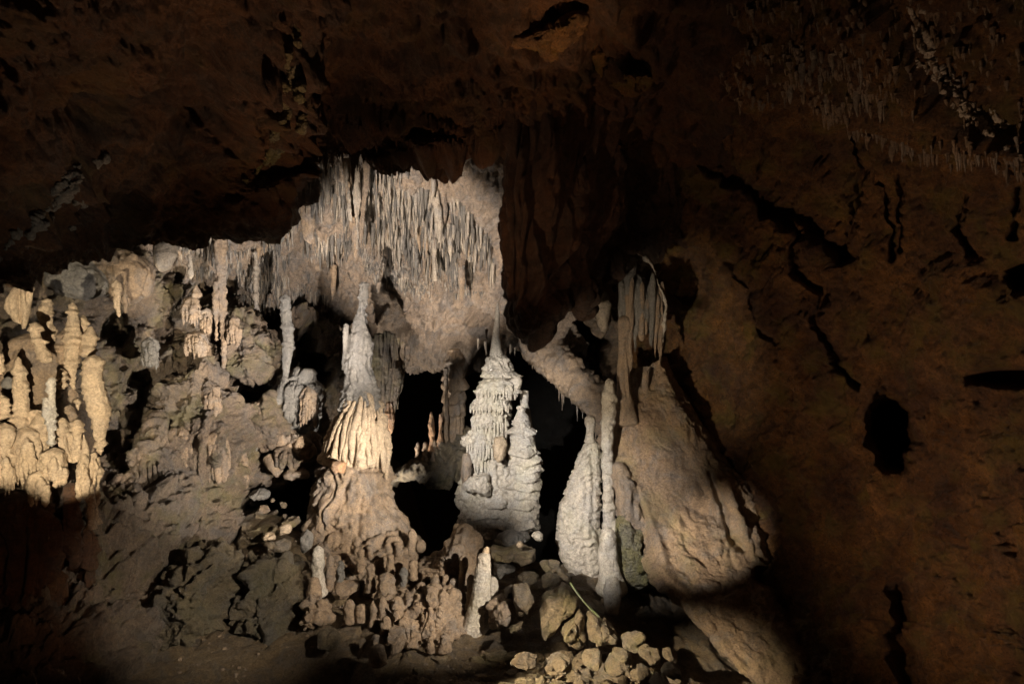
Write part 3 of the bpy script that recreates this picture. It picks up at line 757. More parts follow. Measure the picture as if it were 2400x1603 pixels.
# slope: surface lofted between its traced left edge and its right ridge, wrapped back at both sides
sl = [
    [(1485, 830, 8.5), (1462, 850, 8.2), (1480, 860, 8.0), (1520, 860, 7.95), (1548, 840, 7.9), (1560, 835, 8.4)],
    [(1450, 960, 8.4), (1440, 970, 7.9), (1480, 965, 7.65), (1545, 955, 7.6), (1596, 940, 7.7), (1612, 950, 8.3)],
    [(1450, 1080, 8.0), (1444, 1082, 7.6), (1500, 1080, 7.45), (1600, 1060, 7.45), (1672, 1052, 7.55), (1690, 1060, 8.2)],
    [(1500, 1200, 7.7), (1496, 1200, 7.35), (1560, 1200, 7.25), (1660, 1180, 7.25), (1756, 1168, 7.3), (1770, 1180, 8.0)],
    [(1528, 1330, 7.4), (1520, 1332, 7.0), (1600, 1320, 6.95), (1700, 1310, 6.95), (1803, 1330, 6.95), (1815, 1340, 7.6)],
    [(1606, 1418, 7.1), (1596, 1420, 6.7), (1670, 1420, 6.6), (1750, 1425, 6.6), (1822, 1428, 6.6), (1832, 1430, 7.2)],
    [(1690, 1510, 6.7), (1678, 1515, 6.3), (1730, 1520, 6.2), (1800, 1520, 6.2), (1884, 1530, 6.2), (1895, 1530, 6.8)],
    [(1830, 1660, 6.3), (1820, 1660, 5.9), (1850, 1670, 5.8), (1900, 1670, 5.8), (1950, 1670, 5.8), (1960, 1670, 6.2)],
]
sf = [('l', [(1665, 1110), (1695, 1190), (1710, 1260), (1745, 1290)], 7, -0.22), ('l', [(1700, 1130), (1740, 1240)], 12, 0.10),
      ('b', 1660, 1200, 40, 25, -0.10), ('l', [(1540, 960), (1600, 1060), (1650, 1150)], 14, -0.08), ('h', 1800, 1350, 28, 22, 0.35), ('l', [(1440, 1080), (1500, 1150), (1540, 1260), (1560, 1330)], 12, 0.07),
      ('l', [(1545, 1385), (1620, 1370), (1680, 1400)], 8, -0.06), ('l', [(1590, 1180), (1680, 1200)], 8, -0.05)]
loft('flowstone_slope', sl, 420, 300, {'fbm': [(0.08, 1.6, 5), (0.03, 8, 5)], 'flute': [(0.02, 6, .2)], 'bil': (.022, 7, 5)}, M['slope'], sf, seed=73, parent=t)
# pale wet rim that runs down the right edge of column and slope
rim = [(1490, 592, 7.6), (1526, 618, 7.6), (1543, 664, 7.6), (1560, 712, 7.6), (1556, 762, 7.62), (1546, 822, 7.7)]
strand('rim', rim, [0.008, 0.014, 0.004, 0.016, 0.01, 0.02, 0.004], M['white'], {'fbm': [(0.06, 5, 5), (0.02, 14, 3)]}, 75, t, 300, 14)

# rock arch between the hanging slab and the column
AR = {'fbm': [(0.10, 3, 5), (0.03, 10, 4)], 'bil': (0.04, 7, 4), 'ridge': (0.03, 4, 4)}
t = empty('rock_arch', P(1300, 960, 8.8), 'lit tan rock arch framing a black hole, between the hanging slab and the column', 'rock arch')
strand('arch', [(1225, 810, 9.0), (1262, 800, 8.9), (1292, 762, 8.8), (1325, 725, 8.7), (1362, 722, 8.7), (1395, 702, 8.6), (1440, 680, 8.4)], [.10, .16, .17, .12, .07, .12, .16], M['grotto'], AR, 76, t, 150, 70)
strand('leg', [(1235, 800, 9.0), (1280, 830, 8.9), (1322, 868, 8.8), (1365, 905, 8.7), (1410, 965, 8.6), (1440, 1050, 8.5)], [.12, .20, .20, .18, .16, .12], M['tan'], AR, 77, t, 150, 70)
strand('fin', [(1385, 690, 8.2), (1398, 730, 8.2), (1405, 765, 8.2), (1408, 796, 8.2)], [.08, .12, .07, .012], M['grotto'], AR, 78, t, 90, 40)
strand('inner_lump', [(1318, 760, 9.4), (1345, 800, 9.4), (1372, 840, 9.4)], [.08, .12, .06], M['grotto'], AR, 79, t, 60, 30)

# ------------------------------------------------------------------ cream stalagmite cluster, far left
FB = {'fbm': [(0.03, 5, 5)], 'ledge': [(0.024, 0.045, 0.03, 9)], 'bil': (0.010, 12, 4)}
GL = 'cream stalagmites of the cluster on the left'
def lt(rows, D, label, seed, mat='cream', sty=FB, caps=(1.0, .5), **k):
    o = tube('stalagmite', rows, D, M[mat], sty, seed, 1.0, 0.009, caps=caps)
    tag(o, label, 'stalagmite', GL); return o
lt([(700, 104, 119), (712, 101, 122), (724, 92, 124), (735, 88, 124), (760, 94, 126), (780, 98, 134), (830, 98, 140)], 6.5, 'two-stepped cream stump left of the pointed pair at the cluster top', 101)
lt([(709, 162, 177), (722, 158, 182), (745, 158, 185), (760, 156, 187), (800, 150, 190), (860, 152, 184), (885, 162, 180), (905, 164, 178), (914, 166, 176)], 6.3, 'tallest cream finger at the top of the left cluster, with a tail hanging below', 102, caps=(1, .8))
lt([(738, 188, 202), (748, 185, 206), (765, 188, 206), (790, 186, 210)], 6.4, 'small round knob right of the tallest cream finger', 103)
lt([(765, 206, 222), (785, 194, 226), (820, 190, 226), (840, 192, 222)], 6.3, 'squat cream shoulder right of the tallest cream finger', 104)
lt([(766, 150, 178), (790, 134, 182), (820, 132, 184), (845, 138, 180), (862, 150, 172)], 6.4, 'broad ribbed cream block under the two-stepped stump', 105, 'tan')
lt([(755, 74, 92), (766, 68, 99), (785, 72, 98), (800, 78, 106), (825, 84, 116), (846, 90, 124), (852, 94, 120)], 6.1, 'orange-cream hooded stalagmite leaning right at the left of the cluster', 106, 'cream')
lt([(832, 204, 236), (845, 197, 243), (880, 195, 242), (905, 196, 242), (930, 201, 248), (955, 204, 258), (975, 207, 258), (985, 214, 255), (1020, 218, 250), (1050, 226, 243), (1068, 232, 240)], 6.05, 'long thick cream column ending in a tapered point, right edge of the cluster', 107, caps=(.8, 1.5))
lt([(836, 38, 48), (850, 32, 53), (868, 28, 56), (880, 34, 60), (900, 31, 65), (940, 29, 67), (985, 26, 72), (1010, 22, 80)], 6.1, 'thick ribbed cream stalagmite left of the white one', 108)
lt([(884, 114, 128), (898, 111, 131), (930, 111, 131), (960, 106, 134), (990, 106, 132), (1015, 112, 128), (1048, 118, 125)], 5.85, 'slim chalk-white stalagmite in the middle of the cluster', 109, 'white', caps=(1, 1.5))
lt([(931, 101, 112), (945, 98, 116), (970, 100, 118), (990, 106, 120)], 5.83, 'white bulb stuck to the left side of the chalk-white stalagmite', 110, 'white')
lt([(864, 137, 150), (876, 132, 156), (900, 132, 156), (914, 138, 152)], 6.2, 'stubby rounded stump between the chalk-white stalagmite and the tallest finger', 111)
lt([(934, 176, 186), (945, 174, 190), (962, 180, 188)], 6.2, 'tiny round drop left of the long thick column', 112)
lt([(950, 155, 165), (965, 152, 174), (985, 160, 185), (1000, 170, 190)], 6.1, 'small beaked stump below the tiny round drop', 113, 'tan')
lt([(978, 138, 155), (990, 133, 162), (1015, 136, 162), (1025, 140, 160)], 6.0, 'round-topped stump right of the chalk-white stalagmite foot', 114)
lt([(982, 172, 190), (995, 165, 195), (1020, 166, 192), (1050, 176, 188), (1058, 180, 186)], 5.95, 'leaning drop-shaped stalagmite left of the tapered point', 115, caps=(1, 1.5))
lt([(1018, 192, 200), (1035, 190, 208), (1065, 188, 210), (1090, 186, 204), (1130, 188, 200)], 5.95, 'narrow spear-shaped stalagmite under the leaning drop', 116)
lt([(926, -6, 14), (940, -10, 20), (965, -8, 20), (985, -4, 10)], 5.9, 'cream lump half out of view beside the thick ribbed stalagmite', 117)
lt([(826, -14, 4), (845, -14, 8), (880, -12, 6)], 6.0, 'cream stump tip at the left border above the lump', 118)
lt([(882, 14, 26), (895, 6, 32), (912, 4, 34)], 6.15, 'small grey-cream knob left of the thick ribbed stalagmite', 119, 'grey')
lt([(990, 0, 22), (1005, -6, 32), (1030, -6, 34), (1050, 2, 26)], 5.9, 'domed cream drape under the lump at the left border', 120)
o = tube('flowstone_drape', [(636, 66, 76), (655, 50, 78), (680, 30, 74), (705, 8, 70), (725, 2, 66), (742, 20, 62), (760, 44, 60), (772, 48, 56)], 6.4, M['cream'], {'fbm': (0.03, 4, 4), 'flute': [(0.05, 11, .12)]}, 121, .7, 0.009, caps=(.5, 1.2))
tag(o, 'wedge of bright fluted flowstone at the left, under the dark overhang', 'flowstone')
# body of the cluster
DR_ = {'fbm': [(0.06, 3, 5)], 'flute': [(0.07, 7, .12), (0.02, 18, .2)], 'ledge': [(0.02, 0.11, 0.10, 5)], 'bil': (0.02, 9, 4)}
def drape(rows, D, label, seed, mat='cream', sty=DR_, caps=(.8, .3), ratio=0.8):
    o = tube('flowstone_drape', rows, D, M[mat], sty, seed, ratio, 0.0095, caps=caps)
    tag(o, label, 'flowstone', 'flowstone drapes below the left cluster'); return o
drape([(1010, 130, 170), (1030, 126, 180), (1060, 140, 184), (1085, 164, 184)], 6.0, 'sloping cream shelf between the white stalagmite and the spear-shaped one', 134)
drape([(1060, 214, 228), (1090, 208, 232), (1130, 206, 226), (1170, 208, 224), (1240, 210, 226)], 5.95, 'thin double fold below the tapered point', 136)
drape([(1070, 228, 240), (1110, 226, 236), (1170, 222, 234), (1230, 222, 232)], 6.0, 'narrowest fold at the right end of the cluster foot', 137)
drape([(1130, 150, 188), (1200, 148, 188), (1290, 150, 186), (1325, 155, 180), (1335, 160, 174)], 6.05, 'long brown drape hanging in the dark below the cluster', 138, 'dark', caps=(.5, 1))  # dark material stands for the shade under the lamp's cut-off
drape([(1180, 196, 226), (1260, 200, 228), (1330, 200, 226), (1390, 196, 232)], 6.15, 'second brown drape in the dark, right of the long one', 139, 'dark')  # shade below the cluster put into its dark material
drape([(960, 60, 110), (990, 54, 118), (1030, 60, 120), (1060, 70, 110)], 6.1, 'ribbed cream ledge behind the chalk-white stalagmite', 140)
drape([(780, 40, 110), (850, 0, 150), (950, -20, 200), (1050, -30, 228), (1120, -30, 224), (1200, -30, 220)], 6.55, 'shadowed brown backing of the cream cluster', 141, 'tan', {'fbm': (0.12, 2.5, 5), 'cell': (0.03, 8), 'flute': (0.04, 6, .2)}, ratio=.5)
drape([(1150, -60, 120), (1250, -60, 140), (1350, -60, 150), (1450, -60, 160)], 6.0, 'dark brown wall fold at the lower left border', 142, 'dark', ratio=.4)  # dark material carries the shade of this corner

# ------------------------------------------------------------------ formations on the brown wall
G2 = {'fbm': [(0.035, 4, 5)], 'ledge': [(0.012, 0.06, 0.05, 8)], 'bil': (0.012, 13, 4)}
def wf(name, rows, D, label, cat, seed, mat='tan', sty=G2, caps=(.8, .6), ratio=.9, group=None, res=.010):
    o = tube(name, rows, D, M[mat], sty, seed, ratio, res, caps=caps); tag(o, label, cat, group); return o
wf('column', [(530, 500, 530), (580, 500, 530), (640, 505, 530), (700, 509, 531), (760, 514, 531), (820, 518, 531), (860, 518, 529), (885, 519, 527)], 8.2, 'thin tan column reaching from the grotto ceiling down the brown wall', 'column', 150)
wf('stalactite', [(660, 498, 512), (700, 497, 513), (740, 500, 511), (775, 504, 510), (800, 505, 509)], 8.15, 'brown stalactite hanging just left of the thin tan column', 'stalactite', 151, caps=(.4, 2))
wf('column', [(690, 658, 682), (712, 657, 680), (745, 656, 684), (775, 662, 688), (820, 661, 687), (860, 660, 682), (900, 662, 678), (925, 660, 676)], 8.2, 'thick grey wet column in front of the dark slits in the brown wall', 'column', 152, 'grey')
wf('stalactite', [(590, 594, 606), (700, 594, 606), (740, 596, 606), (770, 600, 605)], 8.9, 'pale stalactite left of the dark slit beside the thick grey column', 'stalactite', 153, 'stalac', caps=(.4, 2))
wf('stalactite', [(656, 266, 280), (668, 264, 284), (700, 265, 284), (725, 270, 282), (745, 276, 282)], 7.2, 'cream spindle-shaped stalactite over the dark hollow right of the left cluster', 'stalactite', 154, 'cream', caps=(1, 2))
wf('stalactite', [(640, 286, 300), (690, 288, 299), (735, 291, 297)], 7.3, 'brown stalactite right of the cream spindle-shaped one', 'stalactite', 155, caps=(.4, 2))
wf('stalagmite', [(806, 480, 492), (820, 476, 496), (840, 474, 498), (860, 478, 492), (895, 480, 490), (905, 470, 500)], 8.0, 'small forked-topped stalagmite under the twin tan drapes', 'stalagmite', 156)
wf('stalagmite', [(940, 385, 394), (955, 382, 398), (985, 380, 400)], 7.6, 'small tan stub on the brown wall above the big flowstone dome', 'stalagmite', 157)
wf('stalactite', [(595, 440, 452), (640, 441, 453), (656, 444, 451)], 8.0, 'short pale stalactite across the dark hollow under the overhang', 'stalactite', 158, 'stalac', caps=(.4, 1.5))
wf('stalagmite', [(668, 455, 466), (680, 452, 470), (700, 450, 474)], 8.0, 'small stub on the ledge below the dark hollow under the overhang', 'stalagmite', 159)
FL = {'fbm': [(0.06, 3, 5), (0.01, 14, 3)], 'flute': [(0.06, 8, .10), (0.015, 22, .2)], 'ledge': [(0.014, 0.07, 0.08, 7)], 'bil': (.02, 9, 4)}
SH = {'fbm': [(0.14, 2.6, 5), (0.03, 9, 5)], 'ledge': [(0.022, 0.06, 0.07, 7)], 'flute': [(.05, 7, .15)], 'bil': [(0.05, 6, 5)]}
def wb(name, outl, D, T, label, cat, seed, mat='tan', sty=SH, **k):
    o = blob(name, outl, D, T, M[mat], sty, seed, k.pop('res', 0.011), **k); tag(o, label, cat); return o
wb('flowstone_bulge', [(535, 742), (560, 722), (600, 748), (636, 790), (656, 830), (664, 870), (662, 905), (642, 925), (604, 930), (578, 905), (566, 860), (545, 825), (530, 785)], 8.65, .42, 'big tan flowstone bulge sloping down to the thick grey column', 'flowstone', 164, 'wallL')
wb('flowstone_bulge', [(668, 888), (700, 869), (728, 874), (744, 905), (742, 955), (738, 1000), (712, 1014), (680, 995), (655, 960), (652, 915)], 8.35, .3, 'rounded grey flowstone mound with a ribbed right side, left of the tallest cone', 'flowstone', 165, 'grey', FL)
wb('flowstone_bulge', [(600, 940), (640, 930), (668, 960), (672, 1010), (650, 1050), (610, 1050), (585, 1000)], 8.2, .25, 'mottled flowstone lump under the big tan bulge', 'flowstone', 166, 'wallL')
wb('flowstone_bulge', [(400, 905), (450, 880), (500, 895), (540, 940), (560, 1010), (575, 1080), (560, 1150), (500, 1175), (440, 1150), (410, 1080), (395, 990)], 7.75, .35, 'tall draped flowstone dome in the middle of the brown wall', 'flowstone', 167, 'wallL', {'fbm': [(0.18, 2.4, 6), (0.04, 8, 5)], 'flute': [(0.09, 5, .16), (.025, 14, .2)], 'ledge': [(0.035, 0.14, 0.1, 5)], 'bil': (.10, 4, 6)})
wb('flowstone_bulge', [(335, 1040), (370, 1010), (420, 1030), (450, 1090), (460, 1150), (430, 1200), (370, 1200), (325, 1150), (318, 1090)], 7.4, .28, 'big brown flowstone dome left of the tall draped one', 'flowstone', 168, 'wallL', {'fbm': [(0.18, 2.4, 6), (0.04, 8, 5)], 'flute': [(0.06, 5, .2)], 'ledge': [(0.03, 0.12, 0.1, 5)], 'bil': (.12, 4, 6)})
wb('flowstone_bulge', [(640, 1010), (690, 1010), (735, 1020), (745, 1060), (720, 1080), (690, 1072), (650, 1060)], 8.25, .2, 'small drape-edged ledge left of the cream skirt', 'flowstone', 169, 'tan', FL)
wb('flowstone_bulge', [(120, 640), (150, 605), (195, 600), (240, 630), (262, 665), (255, 695), (210, 700), (150, 690), (118, 670)], 7.5, .3, 'grey rounded boulder-like hump above the left cluster', 'flowstone', 170, 'grey', {'fbm': [(0.07, 2.4, 5), (.012, 14, 4)], 'cell': (.014, 16)})
wb('flowstone_bulge', [(250, 610), (280, 590), (330, 600), (352, 640), (345, 690), (310, 710), (275, 700), (262, 660)], 7.7, .25, 'smooth tan hump behind the cream spindle-shaped stalactite', 'flowstone', 171, 'tan', {'fbm': [(0.07, 2.4, 5), (.012, 14, 4)], 'cell': (.014, 16), 'flute': (.02, 9, .2)})
wb('hanging_fin', [(362, 560), (385, 550), (412, 555), (414, 600), (395, 630), (376, 640), (362, 610)], 7.6, .12, 'flat grey fin of rock hanging under the overhang edge at the dark hollow', 'rock fin', 172, 'stalac', {'fbm': [(0.03, 4, 5)], 'ledge': (.01, .05, .06, 5)})

GD = 'flowstone drapes below the left cluster'
fluted(26, 96, 1000, 1150, 6.0, 7, 'cream', 'wide ribbed cream drape under the thick ribbed stalagmite', 1300, GD)
fluted(-24, 38, 1036, 1170, 5.9, 6, 'cream', 'domed cream drape at the left border of the cluster foot', 1320, GD)
fluted(92, 160, 1048, 1150, 5.9, 6, 'cream', 'broad domed drape with hanging folds, centre of the cluster foot', 1340, GD, .5)
fluted(68, 116, 1102, 1190, 5.8, 4, 'cream', 'low domed lobe in front of the broad domed drape', 1360, GD)
fluted(180, 208, 1062, 1180, 5.9, 3, 'cream', 'pointed fold under the spear-shaped stalagmite', 1380, GD)
fluted(426, 474, 694, 768, 8.0, 7, 'tan', 'fluted pink-tan drape, upper of the two left of the thin column', 1400)
fluted(430, 492, 774, 842, 7.85, 7, 'tan', 'fluted tan drape with a flat lip, lower of the two left of the thin column', 1420)
fluted(470, 498, 722, 802, 8.0, 4, 'tan', 'narrow tan drape between the upper fluted drape and the thin column', 1440)
fluted(530, 566, 738, 818, 8.15, 5, 'tan', 'ribbed amber drape right of the thin tan column', 1460)
fluted(700, 742, 905, 1004, 8.1, 6, 'tan', 'pale ribs hanging on the right side of the rounded grey mound', 1480)
fluted(400, 452, 1000, 1110, 7.45, 5, 'tan', 'tan drape with long ribs on the face of the brown flowstone dome', 1500)
fluted(470, 540, 1010, 1140, 7.55, 6, 'tan', 'wide tan drape with dark slots on the face of the tall draped dome', 1520)
fluted(640, 700, 1040, 1110, 8.1, 5, 'wallL', 'short drape over the dark crevice left of the cream skirt', 1540)
fluted(590, 640, 935, 1010, 8.1, 6, 'tan', 'ribbed lower lip of the big tan bulge', 1560)
fluted(325, 392, 1060, 1150, 7.15, 6, 'wallL', 'dull brown drape on the left flank of the big brown dome', 1600)
fluted(540, 584, 1045, 1160, 7.75, 5, 'tan', 'narrow tan drape right of the tall draped dome', 1620)
fluted(395, 450, 880, 950, 7.7, 6, 'wallL', 'brown ribbed drape on the wall above the tall draped dome', 1640)
fluted(330, 372, 790, 880, 7.6, 5, 'grey', 'grey drape on the smooth wall left of the flat-lipped drape', 1660)
fluted(560, 604, 1010, 1090, 8.0, 5, 'grey', 'grey ribbed drape above the narrow tan one', 1680)
fluted(470, 520, 900, 985, 7.65, 6, 'tan', 'tan ribbed crest on top of the tall draped dome', 1700)
# blocker rock added out of view on the left: it keeps the lamp's light off the foot of the cluster
o = blob('added_light_block', [(-420, 1230), (-330, 1205), (-200, 1200), (-90, 1210), (-50, 1260), (-60, 1500), (-80, 1900), (-250, 1950), (-420, 1900)], 3.5, .25, M['crag'], {'fbm': [(0.03, 4, 5)], 'crack': (.02, 4)}, 180, .015, cuts=3)
tag(o, 'tall flat-topped rock just left of the view in front of the cream cluster', 'rock')

# ------------------------------------------------------------------ stumps, rocks and boulders in front
SM = {'fbm': [(0.035, 6, 5)], 'bil': (0.012, 12, 4), 'ledge': (0.008, 0.05, 0.04, 8)}
def stump(x0, x1, y0, y1, label, mat='tan', D=None, seed=0, base=1.15, shape=None, sink=14):
    D = D or 7.3 - (y1 - 1290) * 0.0056
    c, w = (x0 + x1) / 2, (x1 - x0) / 2
    h = y1 - y0
    rows = [(y0, c - w * .55, c + w * .55), (y0 + h * .15, c - w * .9, c + w * .88), (y0 + h * .55, c - w, c + w), (y1, c - w * base, c + w * base), (y1 + sink, c - w * base * 1.15, c + w * base * 1.1)]
    o = tube('stalagmite', rows, D, M[mat], SM, seed, 1.0, 0.008, caps=(1.1, .3))
    tag(o, label, 'stalagmite', 'short stalagmite stumps below the big cones'); return o
ST = [
    (729, 762, 1278, 1385, 'tall pale wet stump at the left end of the stump field', 'white'),
    (722, 752, 1350, 1405, 'flat-topped stump directly below the tall pale wet one', 'tan'),
    (741, 767, 1403, 1452, 'worn stump low at the left end of the stump field', 'tan'),
    (764, 784, 1300, 1372, 'narrow pinkish stump just right of the tall pale wet one', 'tan'),
    (790, 807, 1312, 1360, 'slim grey glossy stump second right of the tall pale wet one', 'grey'),
    (857, 880, 1320, 1376, 'rounded finger stump below the middle of the tallest cone', 'tan'),
    (884, 926, 1341, 1392, 'wide two-lobed stump right of the rounded finger', 'tan'),
    (807, 829, 1404, 1450, 'stump standing alone over the black gap, left of the row of four', 'tan'),
    (833, 856, 1414, 1446, 'small wedge-shaped stump beside the one over the black gap', 'tan'),
    (868, 882, 1406, 1456, 'thinnest stump, first of the front row of four', 'tan'),
    (887, 905, 1396, 1450, 'tall smooth stump, second of the front row of four', 'tan'),
    (917, 944, 1396, 1453, 'broad smooth stump, third of the front row of four', 'tan'),
    (951, 965, 1402, 1438, 'small dark stump, last of the front row of four', 'tan'),
    (971, 989, 1411, 1452, 'stump right of the front row of four with a flared top', 'tan'),
    (893, 917, 1442, 1472, 'little dome under the broad smooth stump', 'tan'),
    (868, 889, 1486, 1516, 'round-headed stump low in front of the black gap', 'tan'),
    (869, 904, 1508, 1546, 'lowest stump of all, conical, at the edge of the black foreground', 'tan'),
    (938, 954, 1328, 1368, 'glossy grey drop-shaped stump below the round ball', 'grey'),
    (954, 976, 1238, 1288, 'knob on the right shoulder of the tallest cone base', 'tan'),
    (958, 978, 1310, 1346, 'squat stump between the round ball and the glossy drop', 'tan'),
    (859, 876, 1276, 1298, 'tiny knob on the base of the tallest cone', 'tan'),
    (976, 998, 1362, 1396, 'leaning stump in the shade right of the slab of rough rock', 'tan'),
    (1052, 1074, 1354, 1384, 'blunt stump at the left foot of the hooked finger', 'tan'),
    (1000, 1018, 1420, 1472, 'left one of the joined pair of stumps before the slab boulder', 'tan'),
    (1020, 1040, 1418, 1472, 'right one of the joined pair of stumps before the slab boulder', 'tan'),
    (1013, 1030, 1345, 1364, 'small cap-like stump on the dark bank', 'tan'),
    (1036, 1052, 1345, 1372, 'square little stump right of the cap-like one', 'tan'),
    (1147, 1167, 1420, 1458, 'low stump at the right foot of the bright wet stalagmite', 'tan'),
    (1174, 1196, 1418, 1452, 'pointed stump between the bright wet stalagmite and the upright boulder', 'tan'),
    (1002, 1019, 1488, 1516, 'small square stump at the edge of the soil', 'tan'),
    (1026, 1054, 1484, 1516, 'wider low stump at the edge of the soil', 'tan'),
    (925, 942, 1268, 1300, 'stump on the lower right flank of the tallest cone base', 'tan'),
    (905, 924, 1296, 1336, 'stump below the lower right flank of the tallest cone base', 'tan'),
    (835, 856, 1288, 1330, 'stump left of the rounded finger, half buried in the bank', 'tan'),
]
for i, (a, b, c, d, lab, mt) in enumerate(ST):
    stump(a, b, c, d, lab, mt, seed=200 + i)
SM2 = {'fbm': [(0.03, 4.5, 5)], 'cell': (0.009, 18)}
o = tube('stalagmite', [(1300, 1080, 1092), (1308, 1075, 1098), (1325, 1076, 1099), (1345, 1076, 1092), (1375, 1073, 1088), (1395, 1068, 1092), (1410, 1060, 1098)], 6.75, M['tan'], SM2, 240, 1, .008)
tag(o, 'hooked finger-like stalagmite left of the bright wet one', 'stalagmite')
t = empty('stalagmite', P(1128, 1480, 6.5), 'bright wet stalagmite with a broken top and broad foot, before the tiered cone', 'stalagmite')
tube('body', [(1294, 1122, 1148), (1302, 1117, 1150), (1330, 1115, 1150), (1352, 1112, 1149), (1380, 1106, 1150), (1410, 1098, 1152), (1440, 1092, 1152), (1465, 1082, 1150), (1490, 1075, 1155)], 6.5, M['white'], {'fbm': [(0.03, 3.5, 5)], 'cell': [(0.006, 22), (0.006, 44)]}, 241, 1, .008, caps=(.6, .3), parent=t)
tube('broken_tip', [(1280, 1136, 1146), (1286, 1132, 1148), (1300, 1130, 1148), (1312, 1130, 1146)], 6.52, M['cream'], {'fbm': .012 and (0.012, 9, 4)}, 242, 1, .007, parent=t)
tube('right_shoulder', [(1350, 1150, 1160), (1362, 1144, 1168), (1390, 1142, 1167), (1425, 1140, 1158), (1460, 1138, 1152)], 6.58, M['white'], SM2, 243, .8, .008, parent=t)
tube('left_shoulder', [(1345, 1098, 1110), (1360, 1094, 1112), (1390, 1094, 1112), (1430, 1090, 1110)], 6.58, M['tan'], SM2, 244, .8, .008, parent=t)

BD = {'fbm': [(0.025, 6, 5)], 'crack': (0.012, 4.5), 'ridge': (0.014, 9, 5)}
def Z6(pts): return [(900 + x / 3.354, 1150 + y / 3.354) for x, y in pts]
def Z5(pts): return [(300 + x / 3.354, 1150 + y / 3.354) for x, y in pts]
def rock(name, pts, D, T, label, seed, mat='boulder', cat='boulder', cuts=18, sty=BD, group=None, res=.010):
    o = blob(name, pts, D, T, M[mat], sty, seed, res, cuts=cuts); tag(o, label, cat, group); return o
GB = 'boulders at the edge of the soil'
rock('boulder', Z6([(1235, 810), (1290, 775), (1400, 768), (1480, 810), (1562, 860), (1550, 925), (1500, 935), (1412, 985), (1380, 1060), (1330, 1130), (1250, 1185), (1235, 1100), (1228, 950)]), 5.9, .24, 'largest front boulder with a pale chipped top, left of the thin green cable', 300, group=GB)
rock('boulder', Z6([(1420, 985), (1520, 945), (1562, 965), (1590, 1060), (1625, 1160), (1560, 1228), (1450, 1212), (1370, 1175), (1362, 1100)]), 5.75, .18, 'rough wedge-shaped boulder leaning on the right of the largest one', 301, group=GB)
rock('boulder', Z6([(1612, 985), (1700, 1000), (1872, 1110), (1845, 1185), (1740, 1250), (1660, 1242), (1618, 1150), (1592, 1050)]), 5.7, .18, 'slanting boulder at the lower end of the thin green cable', 302, group=GB)
rock('boulder', Z6([(1860, 1150), (1940, 1128), (2050, 1140), (2075, 1190), (2040, 1245), (1950, 1275), (1880, 1252), (1845, 1190)]), 5.6, .13, 'flat-topped boulder right of the slanting one, against the black', 303, group=GB)
rock('boulder', Z6([(2010, 1260), (2070, 1238), (2170, 1285), (2212, 1340), (2150, 1372), (2020, 1350)]), 5.4, .12, 'yellowish angular boulder below the flat-topped one', 304, group=GB)
rock('boulder', Z6([(2180, 1255), (2260, 1250), (2340, 1320), (2300, 1350), (2200, 1320)]), 5.4, .10, 'small reddish boulder at the right end of the boulder pile', 305, group=GB)
rock('boulder', Z6([(1830, 1262), (1900, 1270), (1965, 1330), (1890, 1400), (1892, 1455), (1790, 1475), (1738, 1430), (1765, 1350)]), 5.25, .15, 'rounded golden boulder with a dark hollow beneath, lower right of the pile', 306, group=GB)
rock('boulder', Z6([(1580, 1275), (1700, 1262), (1735, 1300), (1700, 1400), (1620, 1410), (1560, 1340)]), 5.35, .13, 'grey-brown boulder below the slanting one', 307, group=GB)
rock('boulder', Z6([(1245, 1390), (1300, 1330), (1400, 1312), (1480, 1350), (1470, 1440), (1380, 1480), (1260, 1470)]), 5.15, .15, 'cracked low boulder half sunk in gravel below the largest one', 308, group=GB)
rock('boulder', Z6([(985, 1370), (1040, 1320), (1140, 1310), (1240, 1340), (1235, 1390), (1100, 1410)]), 5.1, .15, 'flattened boulder sunk in soil, left of the cracked low one', 309, 'soil', group=GB)
rock('boulder', Z6([(2090, 1530), (2150, 1468), (2230, 1475), (2270, 1540), (2180, 1590)]), 4.9, .12, 'grey boulder cut by the lower edge of the view, right', 310, 'grey', group=GB)
rock('boulder', Z6([(1850, 1530), (1890, 1462), (1935, 1500), (1925, 1580), (1860, 1590)]), 4.9, .10, 'pale upright stone at the lower edge beside the golden boulder', 311, group=GB)
rock('boulder', Z6([(1980, 1400), (2050, 1380), (2110, 1420), (2080, 1480), (2000, 1480)]), 5.1, .10, 'dull stone between the golden boulder and the yellowish one', 312, group=GB)
rock('boulder', Z6([(2200, 1390), (2300, 1370), (2360, 1440), (2280, 1480), (2190, 1450)]), 5.1, .10, 'dim stone at the right foot of the boulder pile', 313, 'crag', group=GB)
rock('boulder', Z6([(1015, 768), (1140, 738), (1158, 800), (1188, 940), (1175, 1002), (1100, 1018), (1030, 1000), (1000, 930)]), 6.2, .16, 'upright rough boulder between the bright wet stalagmite and the largest front boulder', 314)
rock('boulder', Z6([(940, 790), (1010, 740), (1020, 800), (1005, 930), (960, 860)]), 6.35, .12, 'dark narrow boulder behind the upright rough one', 315, 'crag')
rock('boulder', Z6([(420, 790), (500, 765), (600, 800), (655, 840), (640, 960), (560, 1005), (480, 960), (425, 880)]), 6.7, .16, 'slab boulder left of the bright wet stalagmite', 316, 'tan')
rock('rock', Z6([(1220, 590), (1240, 560), (1390, 565), (1398, 610), (1330, 650), (1240, 645)]), 6.6, .13, 'flat reddish rock above the largest front boulder', 317, 'boulder', 'rock')
rock('rock', Z6([(1340, 640), (1400, 622), (1450, 660), (1475, 715), (1430, 738), (1370, 680)]), 6.5, .10, 'small rock at the upper end of the thin green cable', 318, 'boulder', 'rock')
